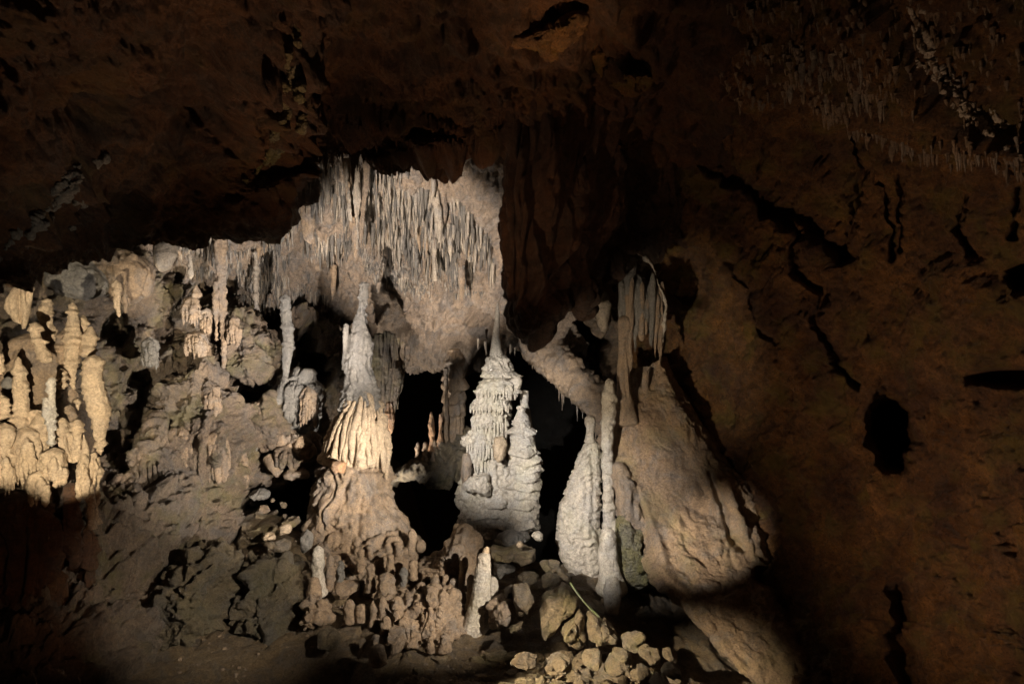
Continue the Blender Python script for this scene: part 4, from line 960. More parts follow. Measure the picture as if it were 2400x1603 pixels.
rock('rock', Z6([(1250, 690), (1310, 660), (1400, 690), (1420, 740), (1300, 760), (1250, 740)]), 6.35, .12, 'shadowed rock under the small one at the cable', 319, 'crag', 'rock')
rock('rock', Z6([(945, 1110), (1060, 1040), (1130, 1022), (1110, 1060), (1010, 1105), (960, 1122)]), 5.9, .07, 'thin sliver of rock lying in the dark left of the largest boulder', 320, 'boulder', 'rock')
rock('rock', Z6([(845, 580), (930, 572), (1030, 600), (1040, 625), (960, 650), (900, 700), (850, 650)]), 6.95, .12, 'grey rock under the left end of the flat rock with pebbles', 321, 'grey', 'rock')
rock('rock', Z6([(1030, 690), (1120, 655), (1220, 665), (1230, 720), (1100, 735), (1040, 730)]), 6.5, .14, 'dark rock over the upright rough boulder', 322, 'crag', 'rock')
rock('flat_rock', Z6([(830, 440), (900, 470), (1000, 440), (1120, 430), (1252, 455), (1195, 540), (1090, 580), (1000, 545), (850, 540)]), 7.0, .22, 'flat rock shelf carrying two round pebbles, under the scaly stalagmite', 323, 'boulder', 'rock', cuts=4)
rock('rock', Z6([(850, 420), (900, 350), (1000, 320), (1130, 330), (1160, 380), (1100, 430), (950, 460)]), 7.3, .2, 'shaded rock behind the flat rock shelf', 324, 'grey', 'rock', cuts=5)
PB = {'fbm': (0.006, 9, 3)}
rock('pebble', Z6([(1035, 425), (1050, 398), (1080, 396), (1098, 425), (1080, 448), (1050, 448)]), 6.82, .035, 'yellowish round pebble on the middle of the flat rock shelf', 325, 'cream', 'pebble', 0, PB, res=.006)
rock('pebble', Z6([(1155, 350), (1180, 322), (1220, 318), (1248, 345), (1250, 385), (1225, 400), (1190, 385)]), 7.0, .06, 'larger whitish round stone at the right end of the flat rock shelf', 326, 'white', 'pebble', 0, PB, res=.006)
o = blob('pebble', Z5([(2260, 420), (2280, 385), (2320, 382), (2342, 410), (2340, 460), (2310, 490), (2275, 480), (2258, 450)]), 7.3, .05, M['tan'], PB, 327, .007); tag(o, 'round ball of rock beside the black opening, right of the tallest cone base', 'pebble')
rock('rock', Z5([(1585, 780), (1640, 700), (1810, 730), (1850, 790), (1760, 830), (1650, 840)]), 6.9, .14, 'smooth slab on the bank above the stump over the black gap', 328, 'tan', 'rock', 4)
rock('rock', Z5([(1570, 1110), (1610, 1100), (1662, 1150), (1660, 1190), (1620, 1250), (1565, 1225), (1480, 1215), (1500, 1120), (1540, 1060)]), 6.1, .14, 'craggy lump isolated in the black foreground', 329, 'crag', 'rock', 6)
rock('rock', Z5([(2040, 1090), (2100, 1080), (2170, 1100), (2185, 1200), (2120, 1290), (2040, 1315), (2025, 1220)]), 6.05, .16, 'smooth block at the right of the lowest stump', 330, 'tan', 'rock', 5)
rock('rock', Z5([(2170, 1110), (2290, 1130), (2300, 1215), (2190, 1225)]), 6.15, .14, 'rough block on the right of the smooth block, above the soil', 331, 'tan', 'rock', 5)
rock('rock', Z5([(2120, 760), (2230, 735), (2240, 790), (2140, 815)]), 6.85, .07, 'small grooved slab under the glossy grey drop-shaped stump', 332, 'tan', 'rock', 5)
# rubble between the brown wall and the tallest cone
rock('rock', Z5([(915, 50), (940, 10), (1050, -20), (1110, 20), (1095, 70), (1000, 80)]), 7.9, .14, 'grey angular rock at the top of the rubble left of the tallest cone', 340, 'grey', 'rock')
rock('rock', Z5([(990, 170), (1050, 110), (1110, 145), (1100, 190), (1020, 195)]), 7.8, .10, 'reddish small rock below the grey angular one', 341, 'tan', 'rock')
rock('boulder', Z5([(850, 330), (880, 230), (960, 190), (1100, 200), (1190, 240), (1200, 330), (1120, 400), (1000, 470), (900, 470), (855, 400)]), 7.5, .3, 'large round-shouldered boulder in the rubble left of the tallest cone', 342, 'boulder', 'boulder')
rock('rock', Z5([(1168, 300), (1200, 265), (1265, 275), (1275, 330), (1230, 360), (1175, 350)]), 7.1, .09, 'palest block of the rubble, against the tallest cone base', 343, 'cream', 'rock')
rock('rock', Z5([(1045, 360), (1075, 330), (1150, 340), (1152, 390), (1060, 400)]), 7.1, .07, 'small pale rock left of the palest block', 344, 'cream', 'rock')
rock('rock', Z5([(1200, 230), (1330, 200), (1345, 260), (1290, 300), (1200, 280)]), 7.4, .12, 'curved rock between the round-shouldered boulder and the cone base', 345, 'boulder', 'rock')
rock('rock', Z5([(1360, 330), (1400, 300), (1450, 340), (1440, 450), (1390, 500), (1360, 430)]), 7.1, .10, 'upright greenish-grey rock at the left foot of the tallest cone', 346, 'grey', 'rock', 4)
rock('rock', Z5([(1060, 410), (1180, 390), (1280, 420), (1260, 490), (1150, 500), (1080, 470)]), 7.0, .14, 'low rock on the ledge below the pale rocks', 347, 'boulder', 'rock')
for i, (x, y, r, lab) in enumerate([(1225, 115, 26, 'larger of the round stones in the dark crevice'), (1135, 75, 18, 'small round stone at the upper left of the dark crevice'), (1205, 95, 14, 'tiny stone touching the larger round one in the crevice'), (1230, 200, 22, 'lowest round stone in the dark crevice'), (780, 95, 18, 'little round stone stuck on the brown wall')]):
    rock('pebble', Z5([(x + r * math.cos(a), y + r * math.sin(a)) for a in np.linspace(0, 2 * math.pi, 9)[:-1]]), 7.9 if x > 1000 else 7.25, .04, lab, 350 + i, 'boulder', 'pebble', 0, PB, res=.007)
z3 = lambda pts: [(350 + x / 2.851, 600 + y / 2.851) for x, y in pts]
rock('rock', z3([(905, 1330), (940, 1300), (1010, 1340), (1035, 1390), (990, 1415), (920, 1405)]), 8.1, .12, 'reddish rock perched over the crevice left of the tallest cone', 360, 'orange', 'rock')
rock('rock', z3([(885, 1460), (920, 1420), (1010, 1415), (1070, 1440), (1060, 1485), (960, 1500), (900, 1490)]), 8.0, .12, 'rounded brown rock under the perched reddish one', 361, 'tan', 'rock', 3)
o = strand('rock', [(628, 1070, 8.1), (640, 1090, 8.05), (657, 1114, 8.0)], [0.05, 0.06, 0.05], M['tan'], SM2, 362, None, 60, 24); tag(o, 'log-shaped piece of fallen dripstone in the crevice', 'rock')

# crags of the lower left
CR = {'fbm': [(0.16, 2.4, 6), (0.04, 9, 5)], 'ridge': (0.12, 3.5, 6), 'crack': (0.07, 3.0), 'bil': (0.06, 6, 5)}
rock('crag', Z5([(590, 450), (820, 475), (850, 560), (820, 640), (825, 780), (815, 950), (770, 1080), (650, 1180), (600, 1330), (450, 1450), (250, 1560), (60, 1600), (0, 1400), (60, 1150), (200, 950), (280, 760), (400, 560), (500, 480)]), 6.6, .55, 'long craggy rock mass at the lower left, left of the black cleft', 370, 'crag', 'crag', 4, CR, res=.014)
rock('crag', Z5([(1010, 640), (1080, 600), (1200, 620), (1310, 640), (1340, 760), (1360, 900), (1380, 1100), (1340, 1180), (1180, 1200), (1020, 1260), (960, 1150), (920, 1000), (910, 880), (990, 830)]), 6.7, .40, 'pitted craggy block right of the black cleft', 371, 'crag', 'crag', 4, CR, res=.012)
rock('crag', Z5([(820, 560), (900, 560), (1050, 520), (1250, 510), (1390, 560), (1400, 615), (1290, 610), (1120, 560), (1010, 600), (900, 600)]), 6.95, .16, 'crusty ledge of broken flowstone bridging the top of the black cleft', 372, 'crag', 'crag', 3, CR, res=.012)
rock('crag', Z5([(1395, 900), (1480, 850), (1560, 900), (1580, 990), (1480, 1030), (1400, 1100), (1370, 1000)]), 6.4, .2, 'knobbly rock under the worn stump, beside the pitted block', 373, 'tan', 'crag', 4, CR, res=.012)
# bank the stumps stand on
rock('flowstone_bank', Z5([(1430, 640), (1500, 420), (1750, 330), (2150, 300), (2290, 420), (2300, 700), (2330, 900), (2300, 1050), (2050, 1060), (1900, 1010), (1860, 800), (1700, 700), (1560, 820), (1450, 1000), (1400, 850)]), 7.55, .45, 'bank of tan flowstone under the field of stumps', 374, 'tan', 'flowstone', 0, {'fbm': [(0.12, 2.4, 5), (0.02, 9, 4)], 'bil': (.04, 6, 5), 'crack': (.04, 3)}, res=.013)
rock('flowstone_bank', Z6([(0, 830), (250, 850), (400, 760), (560, 780), (640, 980), (700, 1060), (540, 1140), (300, 1150), (160, 1230), (20, 1300), (-30, 1100)]), 6.55, .35, 'low bank of crusted flowstone between the front row of stumps and the soil', 375, 'tan', 'flowstone', 0, {'fbm': [(0.10, 2.8, 5), (0.02, 9, 4)], 'bil': (.06, 6, 5), 'crack': (.04, 4)}, res=.013)
rock('flowstone_bank', Z6([(250, 560), (380, 520), (480, 430), (560, 300), (640, 300), (740, 400), (740, 640), (640, 780), (500, 760), (380, 700), (270, 700)]), 7.3, .35, 'dark bank sloping down from the centre cone to the hooked finger', 376, 'tan', 'flowstone', 0, {'fbm': [(0.10, 2.8, 5), (0.02, 9, 4)], 'bil': (.05, 6, 5)}, res=.013)
rock('flowstone_bank', Z6([(840, 900), (1000, 860), (1020, 1010), (900, 1060), (820, 1030)]), 6.35, .2, 'crusted bank at the right foot of the bright wet stalagmite', 377, 'tan', 'flowstone', 0, {'fbm': [(0.08, 3.5, 5)], 'bil': (.05, 6, 5)})

o = strand('cable', [(1335, 1363, 5.75), (1352, 1388, 5.68), (1378, 1420, 5.58), (1408, 1448, 5.48)], [0.008, 0.008], M['reed'], {'fbm': (0.001, 5, 2)}, 380, None, 60, 8)
tag(o, 'thin straight green cable slanting down over the boulders into the dark', 'cable')

# loose gravel round the boulders: nobody could count it
def ico_like(seed):
    rg = np.random.RandomState(seed)
    bm_v = []
    n, m = 5, 7
    ph = np.linspace(0, math.pi, n); th = np.linspace(0, 2 * math.pi, m, endpoint=False)
    V = np.stack([np.sin(ph)[:, None] * np.cos(th), np.sin(ph)[:, None] * np.sin(th), np.cos(ph)[:, None] * np.ones(m)], -1)
    V *= 1 + 0.35 * rg.uniform(-1, 1, (n, m, 1)); V[0] = V[0].mean(0); V[-1] = V[-1].mean(0)
    return V, gridq(n, m, True)
def scatter(name, pts, sizes, mat, seed=0, label=None, cat=None):
    rg = np.random.RandomState(seed); VV = []; QQ = []; k = 0
    protos = [ico_like(s) for s in range(10)]
    for p, s in zip(pts, sizes):
        V, q = protos[rg.randint(10)]
        a = rg.uniform(0, 6.28); R = np.array([[math.cos(a), -math.sin(a), 0], [math.sin(a), math.cos(a), 0], [0, 0, 1]])
        W = (V.reshape(-1, 3) * np.array([1, rg.uniform(.6, 1), rg.uniform(.5, .9)]) * s) @ R.T + p
        VV.append(W); QQ.append(q + k); k += len(W)
    o = place(np.concatenate(VV), np.concatenate(QQ), name, mat, smooth=False)
    tag(o, label, cat, kind='stuff'); return o
rg = np.random.RandomState(4)
from mathutils.bvhtree import BVHTree
fl_o = bpy.data.objects['cave_floor']
def on_floor(x, y):
    ok, loc, nn, ix = fl_o.ray_cast((x - fl_o.location.x, y - fl_o.location.y, 6), (0, 0, -1))
    return loc.z + fl_o.location.z if ok else -0.6
pts, sz = [], []
for i in range(3600):
    D = rg.uniform(4.6, 6.1); px = rg.normal(1370, 150); x = (px - 1200) * K * D
    pts.append((x, D, on_floor(x, D) + .004)); sz.append(rg.uniform(.006, .022) if rg.rand() < .88 else rg.uniform(.025, .085))
scatter('gravel', np.array(pts), sz, M['boulder'], 5, 'loose limestone gravel on the soil round the front boulders', 'gravel')
pts, sz = [], []
for i in range(500):
    x = rg.uniform(-2.6, 1.2); y = rg.uniform(5.2, 8.0)
    pts.append((x, y, on_floor(x, y) + .004)); sz.append(rg.uniform(.006, .022))
scatter('rubble', np.array(pts), sz, M['tan'], 6, 'small rubble strewn over the bank and floor below the stalagmites', 'rubble')

# ------------------------------------------------------------------ stalactites
bpy.context.view_layer.update()
def icicle_V(seed, n=9, m=8, wob=0.25):
    """unit stalactite: radius 1 at the root, length 1, hanging down"""
    rg = np.random.RandomState(seed)
    t = np.linspace(0, 1, n); th = np.linspace(0, 2 * math.pi, m, endpoint=False)
    kind = seed % 4
    pr = [(1 - t) ** 0.7, (1 - 0.55 * t) * (1 - t ** 6), 1 - t ** 2.2 * 0.9, np.exp(-2.4 * t) * 0.75 + 0.25 * (1 - t ** 5)][kind]
    pr = np.clip(pr, 0.06, 2) * (1 + rg.uniform(-wob, wob, n) * 0.6)
    r = pr[:, None] * (1 + rg.uniform(-wob, wob, (1, m)) + 0.1 * rg.uniform(-1, 1, (n, m)))
    dx = np.cumsum(rg.uniform(-1, 1, n)) * 0.12; dy = np.cumsum(rg.uniform(-1, 1, n)) * 0.12
    V = np.stack([r * np.cos(th) + dx[:, None], r * np.sin(th) + dy[:, None], -t[:, None] * np.ones(m)], -1)
    V[-1] = V[-1].mean(0)
    return V.reshape(-1, 3), gridq(n, m, True)
PROTO = [icicle_V(s, 14, 12) for s in range(16)]
PROTO_LO = [icicle_V(s, 7, 6) for s in range(16)]
pm = {}
def proto_mesh(k, mat):
    key = (k, mat)
    if key not in pm:
        pm[key] = mesh_raw('stalactite', PROTO[k][0], PROTO[k][1], M[mat])
    return pm[key]
def hang(p, r, L, mat, label, group, k=None, rot=0.0):
    o = bpy.data.objects.new('stalactite', proto_mesh(rng.randrange(16) if k is None else k, mat)); COL.objects.link(o)
    o.location = p; o.scale = (r, r, L); o.rotation_euler = (0, 0, rot)
    return tag(o, label, 'stalactite', group)
def hang_stuff(name, items, mat, label):
    VV, QQ, k = [], [], 0
    for (p, r, L) in items:
        V, q = PROTO_LO[rng.randrange(16)]
        VV.append(V * np.array([r, r, L]) + p); QQ.append(q + k); k += len(V)
    o = place(np.concatenate(VV), np.concatenate(QQ), name, M[mat])
    return tag(o, label, 'stalactites', kind='stuff')

def inside(px, py, poly):
    c = np.zeros(px.shape, bool); j = len(poly) - 1
    for i in range(len(poly)):
        xi, yi = poly[i]; xj, yj = poly[j]
        cond = ((yi > py) != (yj > py)) & (px < (xj - xi) * (py - yi) / (yj - yi + 1e-9) + xi)
        c ^= cond; j = i
    return c
def sample(V, poly, n, seed):
    px, py = img(V); m = inside(px, py, poly)
    pts = V[m]
    rg = np.random.RandomState(seed)
    pts = pts[noise(pts * 2.6, 77) + 0.35 * rg.uniform(-1, 1, len(pts)) > -0.10]      # bunches with bare rock between
    if len(pts) == 0: return []
    return pts[rg.randint(0, len(pts), n)]

lit = [  # polygon on the lit ceiling (photo pixels), individuals, mass, length px range, radius px range
    ([(380, 545), (520, 530), (640, 470), (760, 560), (740, 640), (640, 690), (520, 660), (380, 600)], 28, 1200, (10, 44), (2.0, 4.5)),
    ([(640, 440), (760, 370), (870, 380), (860, 560), (760, 600), (660, 520)], 26, 420, (24, 90), (3.0, 7.0)),
    ([(860, 380), (1000, 380), (1150, 560), (1165, 660), (1080, 670), (960, 600), (870, 560)], 50, 1400, (14, 84), (2.5, 6.5)),
    ([(840, 580), (1000, 640), (1150, 690), (1000, 700), (860, 650)], 5, 900, (5, 22), (1.5, 4)),
    ([(500, 640), (700, 660), (800, 700), (700, 740), (540, 720)], 12, 600, (10, 40), (1.8, 4)),
]
mass = []
for (poly, ni, nm, (l0, l1), (r0, r1)) in lit:
    for p in sample(CV, poly, ni, ni):
        s = K * p[1]; f = rng.random() ** 1.2
        hang(p + np.array([0, 0, .03]), (r0 + (r1 - r0) * f) * s * rng.uniform(.7, 1.7), (l0 + (l1 - l0) * f) * s * rng.uniform(.6, 1.1) + .03, rng.choice(['stalac', 'darkgrey', 'grotto', 'tan']),
             'one of the many slender pale stalactites crowding the lit grotto ceiling', 'slender stalactites on the lit grotto ceiling', rot=rng.random() * 6)
    for p in sample(CV, poly, nm, nm):
        s = K * p[1]; f = rng.random() ** 3.0
        mass.append((p + np.array([0, 0, .02]), (r0 + (r1 - r0) * f * .7) * s * rng.uniform(.6, 1.3), (l0 * .6 + (l1 - l0) * f) * s * .8 + .02))
hang_stuff('stalactite_fringe', mass[::2], 'stalac', 'dense fringe of tiny pale soda-straw stalactites on the lit grotto ceiling')
hang_stuff('stalactite_fringe', mass[1::2], 'darkgrey', 'dense fringe of tiny grey soda-straw stalactites on the lit grotto ceiling')

# along the dark lip of the roof
def row(curve, n, l, r, mat, label, group, dz=.03, jit=10, seed=1):
    rg = np.random.RandomState(seed)
    C = crom(curve, np.sort(rg.rand(n)))
    for c in C:
        p = PA(c + np.array([0, rg.uniform(-jit, jit), 0])) + np.array([0, 0, dz])
        s = K * c[2]; f = rg.rand() ** 1.5
        hang(p, (r[0] + (r[1] - r[0]) * f) * s, (l[0] + (l[1] - l[0]) * f) * s + dz, mat, label, group, rot=rg.rand() * 6)
row([(700, 395, 6.65), (800, 372, 6.65), (880, 378, 6.65), (960, 352, 6.65), (1080, 335, 6.75), (1170, 345, 6.75)], 26, (20, 75), (3, 8), 'tan', 'one of the tapering stalactites along the dark roof lip above the lit grotto', 'stalactites along the roof lip', seed=3)
row([(740, 330, 6.5), (900, 300, 6.5), (1000, 290, 6.5), (1140, 300, 6.6)], 20, (12, 45), (2.5, 6), 'dark', 'one of the dim brown stalactites on the roof just above the lip', 'dim stalactites above the roof lip', jit=28, seed=4)
# big ones of the grotto, each its own
SB = {'fbm': [(0.03, 4, 5)], 'flute': [(0.03, 10, .08), (0.01, 24, .1)], 'ledge': (.006, .06, .05, 8)}
def big(rows, D, label, seed, mat='stalac', sty=SB, name='stalactite', cat='stalactite', ratio=.8):
    o = tube(name, rows, D, M[mat], sty, seed, ratio, .009, caps=(.3, 1.6)); return tag(o, label, cat)
big([(370, 802, 818), (420, 806, 822), (480, 812, 830), (540, 820, 838), (590, 828, 838), (606, 831, 837)], 8.2, 'longest stalactite of the V-shaped bunch over the tallest cone, left strand', 401, 'tan')
big([(372, 826, 840), (430, 828, 842), (500, 832, 844), (560, 834, 843), (585, 836, 841)], 8.15, 'middle strand of the V-shaped bunch of stalactites', 402)
big([(375, 850, 866), (420, 850, 864), (480, 845, 860), (530, 840, 854), (570, 838, 848)], 8.2, 'right strand of the V-shaped bunch of stalactites', 403, 'grotto')
big([(380, 806, 816), (430, 810, 818), (470, 814, 822), (520, 820, 828)], 8.0, 'thin pale rib in front of the V-shaped bunch', 404)
big([(390, 712, 735), (430, 704, 743), (480, 703, 742), (530, 710, 739), (560, 714, 738), (573, 720, 735)], 8.5, 'blunt broad stalactite left of the V-shaped bunch', 405, 'tan')
big([(400, 688, 700), (450, 680, 696), (500, 668, 682), (540, 660, 670), (570, 658, 664)], 8.3, 'leaning grey stalactite near the corner of the overhang', 406, 'grey')
big([(442, 636, 668), (470, 630, 672), (500, 634, 664), (525, 640, 656)], 8.3, 'stubby tan lobes hanging at the corner of the overhang', 407, 'tan')
big([(380, 762, 770), (410, 760, 773), (450, 762, 774), (480, 765, 771)], 8.2, 'short stalactite between the blunt broad one and the V-shaped bunch', 408)
big([(410, 1008, 1020), (460, 1012, 1030), (500, 1016, 1040), (540, 1020, 1034), (570, 1024, 1030)], 8.7, 'dark-edged heavy stalactite in the middle of the ribbed ceiling', 409, 'stalac')
big([(410, 1024, 1042), (450, 1028, 1046), (500, 1032, 1044), (530, 1034, 1040)], 8.8, 'second heavy stalactite right of the dark-edged one', 410, 'grotto')
big([(630, 1072, 1092), (660, 1074, 1090), (690, 1077, 1087), (706, 1080, 1084)], 9.2, 'tapered tan stalactite over the needle tip of the white stalagmite', 411, 'tan')
big([(620, 770, 790), (650, 772, 788), (680, 775, 785), (703, 778, 782)], 9.6, 'tan stalactite left of the spire of the tallest cone', 412, 'tan')
big([(590, 968, 980), (615, 971, 978), (632, 973, 976)], 9.3, 'single black-tipped stalactite in the plain part of the ceiling', 413, 'grey')
big([(560, 1010, 1026), (620, 1012, 1024), (660, 1016, 1022)], 9.2, 'long grey straw on the ribbed ceiling, right of the black-tipped one', 414, 'stalac')
# curtain of dripstone left of the black opening
t = empty('draperies', P(915, 1000, 9.4), 'grey folded stone curtain hanging left of the black opening', 'drapery')
for i, (x0, y0, x1, y1, w) in enumerate([(888, 780, 884, 930, 9), (903, 775, 897, 950, 9), (918, 780, 905, 1000, 9), (932, 790, 915, 1010, 8), (945, 800, 922, 990, 7), (956, 810, 930, 960, 6), (875, 790, 874, 900, 8)]):
    tube('fold', [(y0, x0 - w, x0 + w), ((y0 + y1) / 2, x0 * .55 + x1 * .45 - w, x0 * .55 + x1 * .45 + w), (y1 - 25, x1 - w * .7, x1 + w * .7), (y1, x1 - w * .3, x1 + w * .3)], 9.6 + .05 * (i % 3), M['wallL'], SB, 420 + i, 1.2, .012, caps=(.3, 1.5), parent=t)
tube('orange_fold', [(940, 904, 920), (970, 900, 922), (1000, 906, 922), (1018, 912, 918)], 9.2, M['orange'], SB, 428, 1, .012, caps=(.3, 1.5), parent=t)
# inner shelf with its orange column
t = empty('column', P(1060, 1060, 9.8), 'layered tan column inside the grotto, left of the centre cone', 'column')
tube('shaft', [(815, 1050, 1085), (850, 1040, 1088), (900, 1036, 1090), (950, 1038, 1092), (1000, 1040, 1088), (1040, 1030, 1085), (1070, 1020, 1085)], 9.9, M['tan'], {'fbm': (.05, 4, 5), 'ledge': (.06, .16, .08, 7), 'flute': (.02, 14, .15)}, 430, .9, .011, parent=t)
tube('left_rib', [(860, 1040, 1050), (950, 1040, 1051), (1040, 1038, 1052), (1060, 1036, 1054)], 9.7, M['tan'], {'fbm': (.015, 7, 4), 'cell': (.01, 20)}, 431, 1, .011, parent=t)
GI = 'small stalagmites on the inner shelf'
for i, (x0, x1, y0, y1, lab) in enumerate([(1005, 1018, 964, 1060, 'broken-topped orange stalagmite on the inner shelf of the grotto'), (1026, 1038, 970, 1060, 'thin orange stalagmite against the layered tan column'), (974, 984, 1036, 1090, 'slim stalagmite alone at the left end of the inner shelf'),
                                  (990, 1004, 1034, 1085, 'grey stalagmite beside the slim one on the inner shelf'), (1012, 1024, 1030, 1085, 'dark stalagmite below the broken-topped orange one')]):
    o = tube('stalagmite', [(y0, x0 + 3, x1 - 3), (y0 + 14, x0, x1), (y1 - 20, x0, x1), (y1, x0 - 3, x1 + 3)], 9.5, M['orange' if i < 2 else 'tan'], SM, 440 + i, 1, .011); tag(o, lab, 'stalagmite', GI)
o = blob('rock_shelf', [(885, 1112), (930, 1100), (975, 1090), (1010, 1075), (1040, 1060), (1080, 1030), (1130, 990), (1180, 1000), (1180, 1100), (1100, 1120), (1050, 1118), (1010, 1138), (960, 1122), (925, 1130), (885, 1140)], 9.7, .4, M['crag'], CR, 450, .014, cuts=3)
tag(o, 'glistening inner rock shelf spanning the black opening behind the cones', 'rock shelf')
# icicle fringe right of the scaly stalagmite
row([(1235, 835, 9.0), (1280, 860, 8.9), (1322, 900, 8.8), (1365, 935, 8.7), (1405, 985, 8.6)], 30, (10, 60), (1.2, 3), 'grotto', 'one of the thin icicles in the dark gap right of the scaly stalagmite', 'icicles right of the scaly stalagmite', jit=14, seed=7)
row([(1120, 800, 9.6), (1160, 812, 9.5), (1210, 815, 9.3)], 6, (12, 50), (2, 5), 'stalac', 'one of the short icicles behind the needle tip of the white stalagmite', 'icicles behind the needle tip', jit=6, seed=8)
# pale crusts and icicles of the roof at the upper right
RW = {'fbm': (.05, 5, 5), 'cell': (.02, 14)}
def on_wall(pts, lift=.04, S=None):
    """follow a rock surface through photo pixels"""
    S = RWV if S is None else S
    px, py = img(S); out = []
    for x, y in pts:
        k = np.argmin((px - x) ** 2 + (py - y) ** 2); q = S.reshape(-1, 3)[k]
        out.append((x, y, q[1] - lift))
    return out
def crust(pts, label, seed, n, r0, mat='white', S=None, spread=9):
    root = empty('calcite_crust', P(*on_wall([pts[-1]], 0, S)[0]), label, 'calcite crust')
    rg = np.random.RandomState(seed)
    C = crom([(x, y) for x, y in pts], np.linspace(0, 1, 40))
    for k in range(n):                       # short broken ribs running down the drip line
        i0 = rg.randint(0, 34); i1 = min(39, i0 + rg.randint(3, 8))
        seg = C[i0:i1 + 1:2] + rg.normal(0, spread, 2)
        seg = [(x + rg.normal(0, 3), y + rg.normal(0, 3)) for x, y in seg]
        if len(seg) < 2: continue
        rad = rg.uniform(.3, 1) * r0
        strand('crust_rib', on_wall(seg, -.005, S), [.005, rad, rad * rg.uniform(.4, 1), rad * .7, .005], M[mat], {'fbm': (.03, 10, 5), 'bil': (.02, 16, 4)}, seed + k, root, 50, 14)
crust([(2120, 20), (2160, 100), (2190, 150), (2215, 200), (2250, 235), (2290, 270), (2330, 300), (2370, 310)], 'long glistening calcite crust running down the upper right wall', 460, 44, .024, spread=14)
crust([(2230, 240), (2262, 258), (2285, 300), (2330, 310), (2370, 300)], 'second shorter crust below the long one on the upper right wall', 560, 16, .02, spread=12)
LEDGE = {'fbm': [(0.09, 3, 5)], 'bil': (.05, 5, 5)}
def ledge(pts, T, label, seed):
    cx = sum(p[0] for p in pts) / len(pts); cy = sum(p[1] for p in pts) / len(pts)
    D = min(on_wall([(cx, cy)], 0, RV)[0][2], on_wall([(cx, cy)], 0, SV)[0][2])
    o = blob('rock_ledge', pts, D - .02, T, M['wallR'], LEDGE, seed, .014, cuts=4); tag(o, label, 'rock ledge')
ledge([(1186, 100), (1215, 84), (1262, 74), (1310, 70), (1350, 58), (1388, 36), (1386, 56), (1350, 88), (1318, 116), (1284, 128), (1240, 116), (1205, 116)], .28, 'orange-lit rock ledge at the top of the dark hanging slab', 700)
ledge([(1416, 190), (1440, 178), (1470, 180), (1505, 178), (1540, 190), (1510, 208), (1490, 216), (1460, 202), (1430, 206)], .18, 'smaller orange-brown ledge right of the slab, where roof meets the right wall', 701)
ledge([(1388, 60), (1396, 60), (1404, 110), (1416, 160), (1424, 196), (1414, 196), (1400, 150), (1390, 105)], .10, 'narrow rib of rock joining the two orange ledges', 702)
crust([(0, 610), (60, 545), (110, 490), (150, 440), (200, 400), (250, 355), (300, 335)], 'grey-white calcite streak slanting across the dark overhang at far left', 600, 22, .035, 'grey', OV, 12)
crust([(150, 540), (175, 500), (200, 470), (225, 440)], 'short pale streak under the long one on the dark overhang', 640, 7, .025, 'grey', OV, 9)
crust([(690, 60), (700, 150), (670, 210), (690, 270), (655, 330), (625, 400), (610, 440)], 'yellowish knobbly drip line on the dark overhang above the lit grotto', 660, 26, .035, 'mossy', OV, 16)
GR = 'icicles hanging from the upper right wall'
rg = np.random.RandomState(9)
zones = [([(1640, 20), (1990, 20), (2080, 220), (2010, 300), (1800, 260), (1680, 160)], 20, (14, 40), 'dim yellowish icicle'), ([(1960, 200), (2110, 250), (2220, 320), (2380, 330), (2390, 400), (2180, 380), (2020, 330)], 24, (16, 50), 'pale icicle')]
for poly, n, (l0, l1), lab in zones:
    for p in sample(RWV, poly, n, n):
        s = K * p[1]; f = rg.rand() ** 1.5
        hang(p + np.array([0, -.03, .03]), (3 + 6 * f) * s, (l0 + (l1 - l0) * f) * s + .04, 'stalac', f'one of the {lab}s on the upper right wall' + (' near the crust' if lab[0] == 'p' else ' under the dark roof'), GR + (' near the crust' if lab[0] == 'p' else ''), rot=rg.rand() * 6)
mass = []
for poly, n, l0, l1 in [([(1560, 0), (2400, 0), (2400, 330), (2200, 350), (2050, 300), (1900, 280), (1700, 260)], 520, 7, 26), ([(1880, 230), (2400, 300), (2400, 420), (2200, 390), (2010, 340)], 160, 10, 36)]:
    for p in sample(RWV, poly, n, n):
        q = K * p[1]; f = rng.random() ** 2
        mass.append((p + np.array([0, -.015, .02]), rng.uniform(2.5, 8) * q, (l0 + (l1 - l0) * f) * q + .02))
hang_stuff('stalactite_fringe', mass, 'tan', 'fringe of small brown drips and stubs all over the upper right wall')
mass = []
for p in sample(RV, [(720, 200), (1180, 180), (1180, 345), (900, 360), (740, 380)], 420, 5):
    q = K * p[1]; mass.append((p + np.array([0, 0, .02]), rng.uniform(1.5, 5) * q, rng.uniform(6, 26) * q + .02))
hang_stuff('stalactite_fringe', mass, 'dark', 'fringe of small dim drips on the roof above the lit grotto')
for i, (pts, lab) in enumerate([([(1395, 690), (1406, 720), (1418, 780)], 'small spiky fin hanging between the rock arch and the column')]):
    Dp = [(x, y, 7.9) for x, y in pts]
    o = strand('stalactite', Dp, [.1, .09, .02], M['stalac'], RW, 470 + i, None, 70, 16); tag(o, lab, 'stalactite')

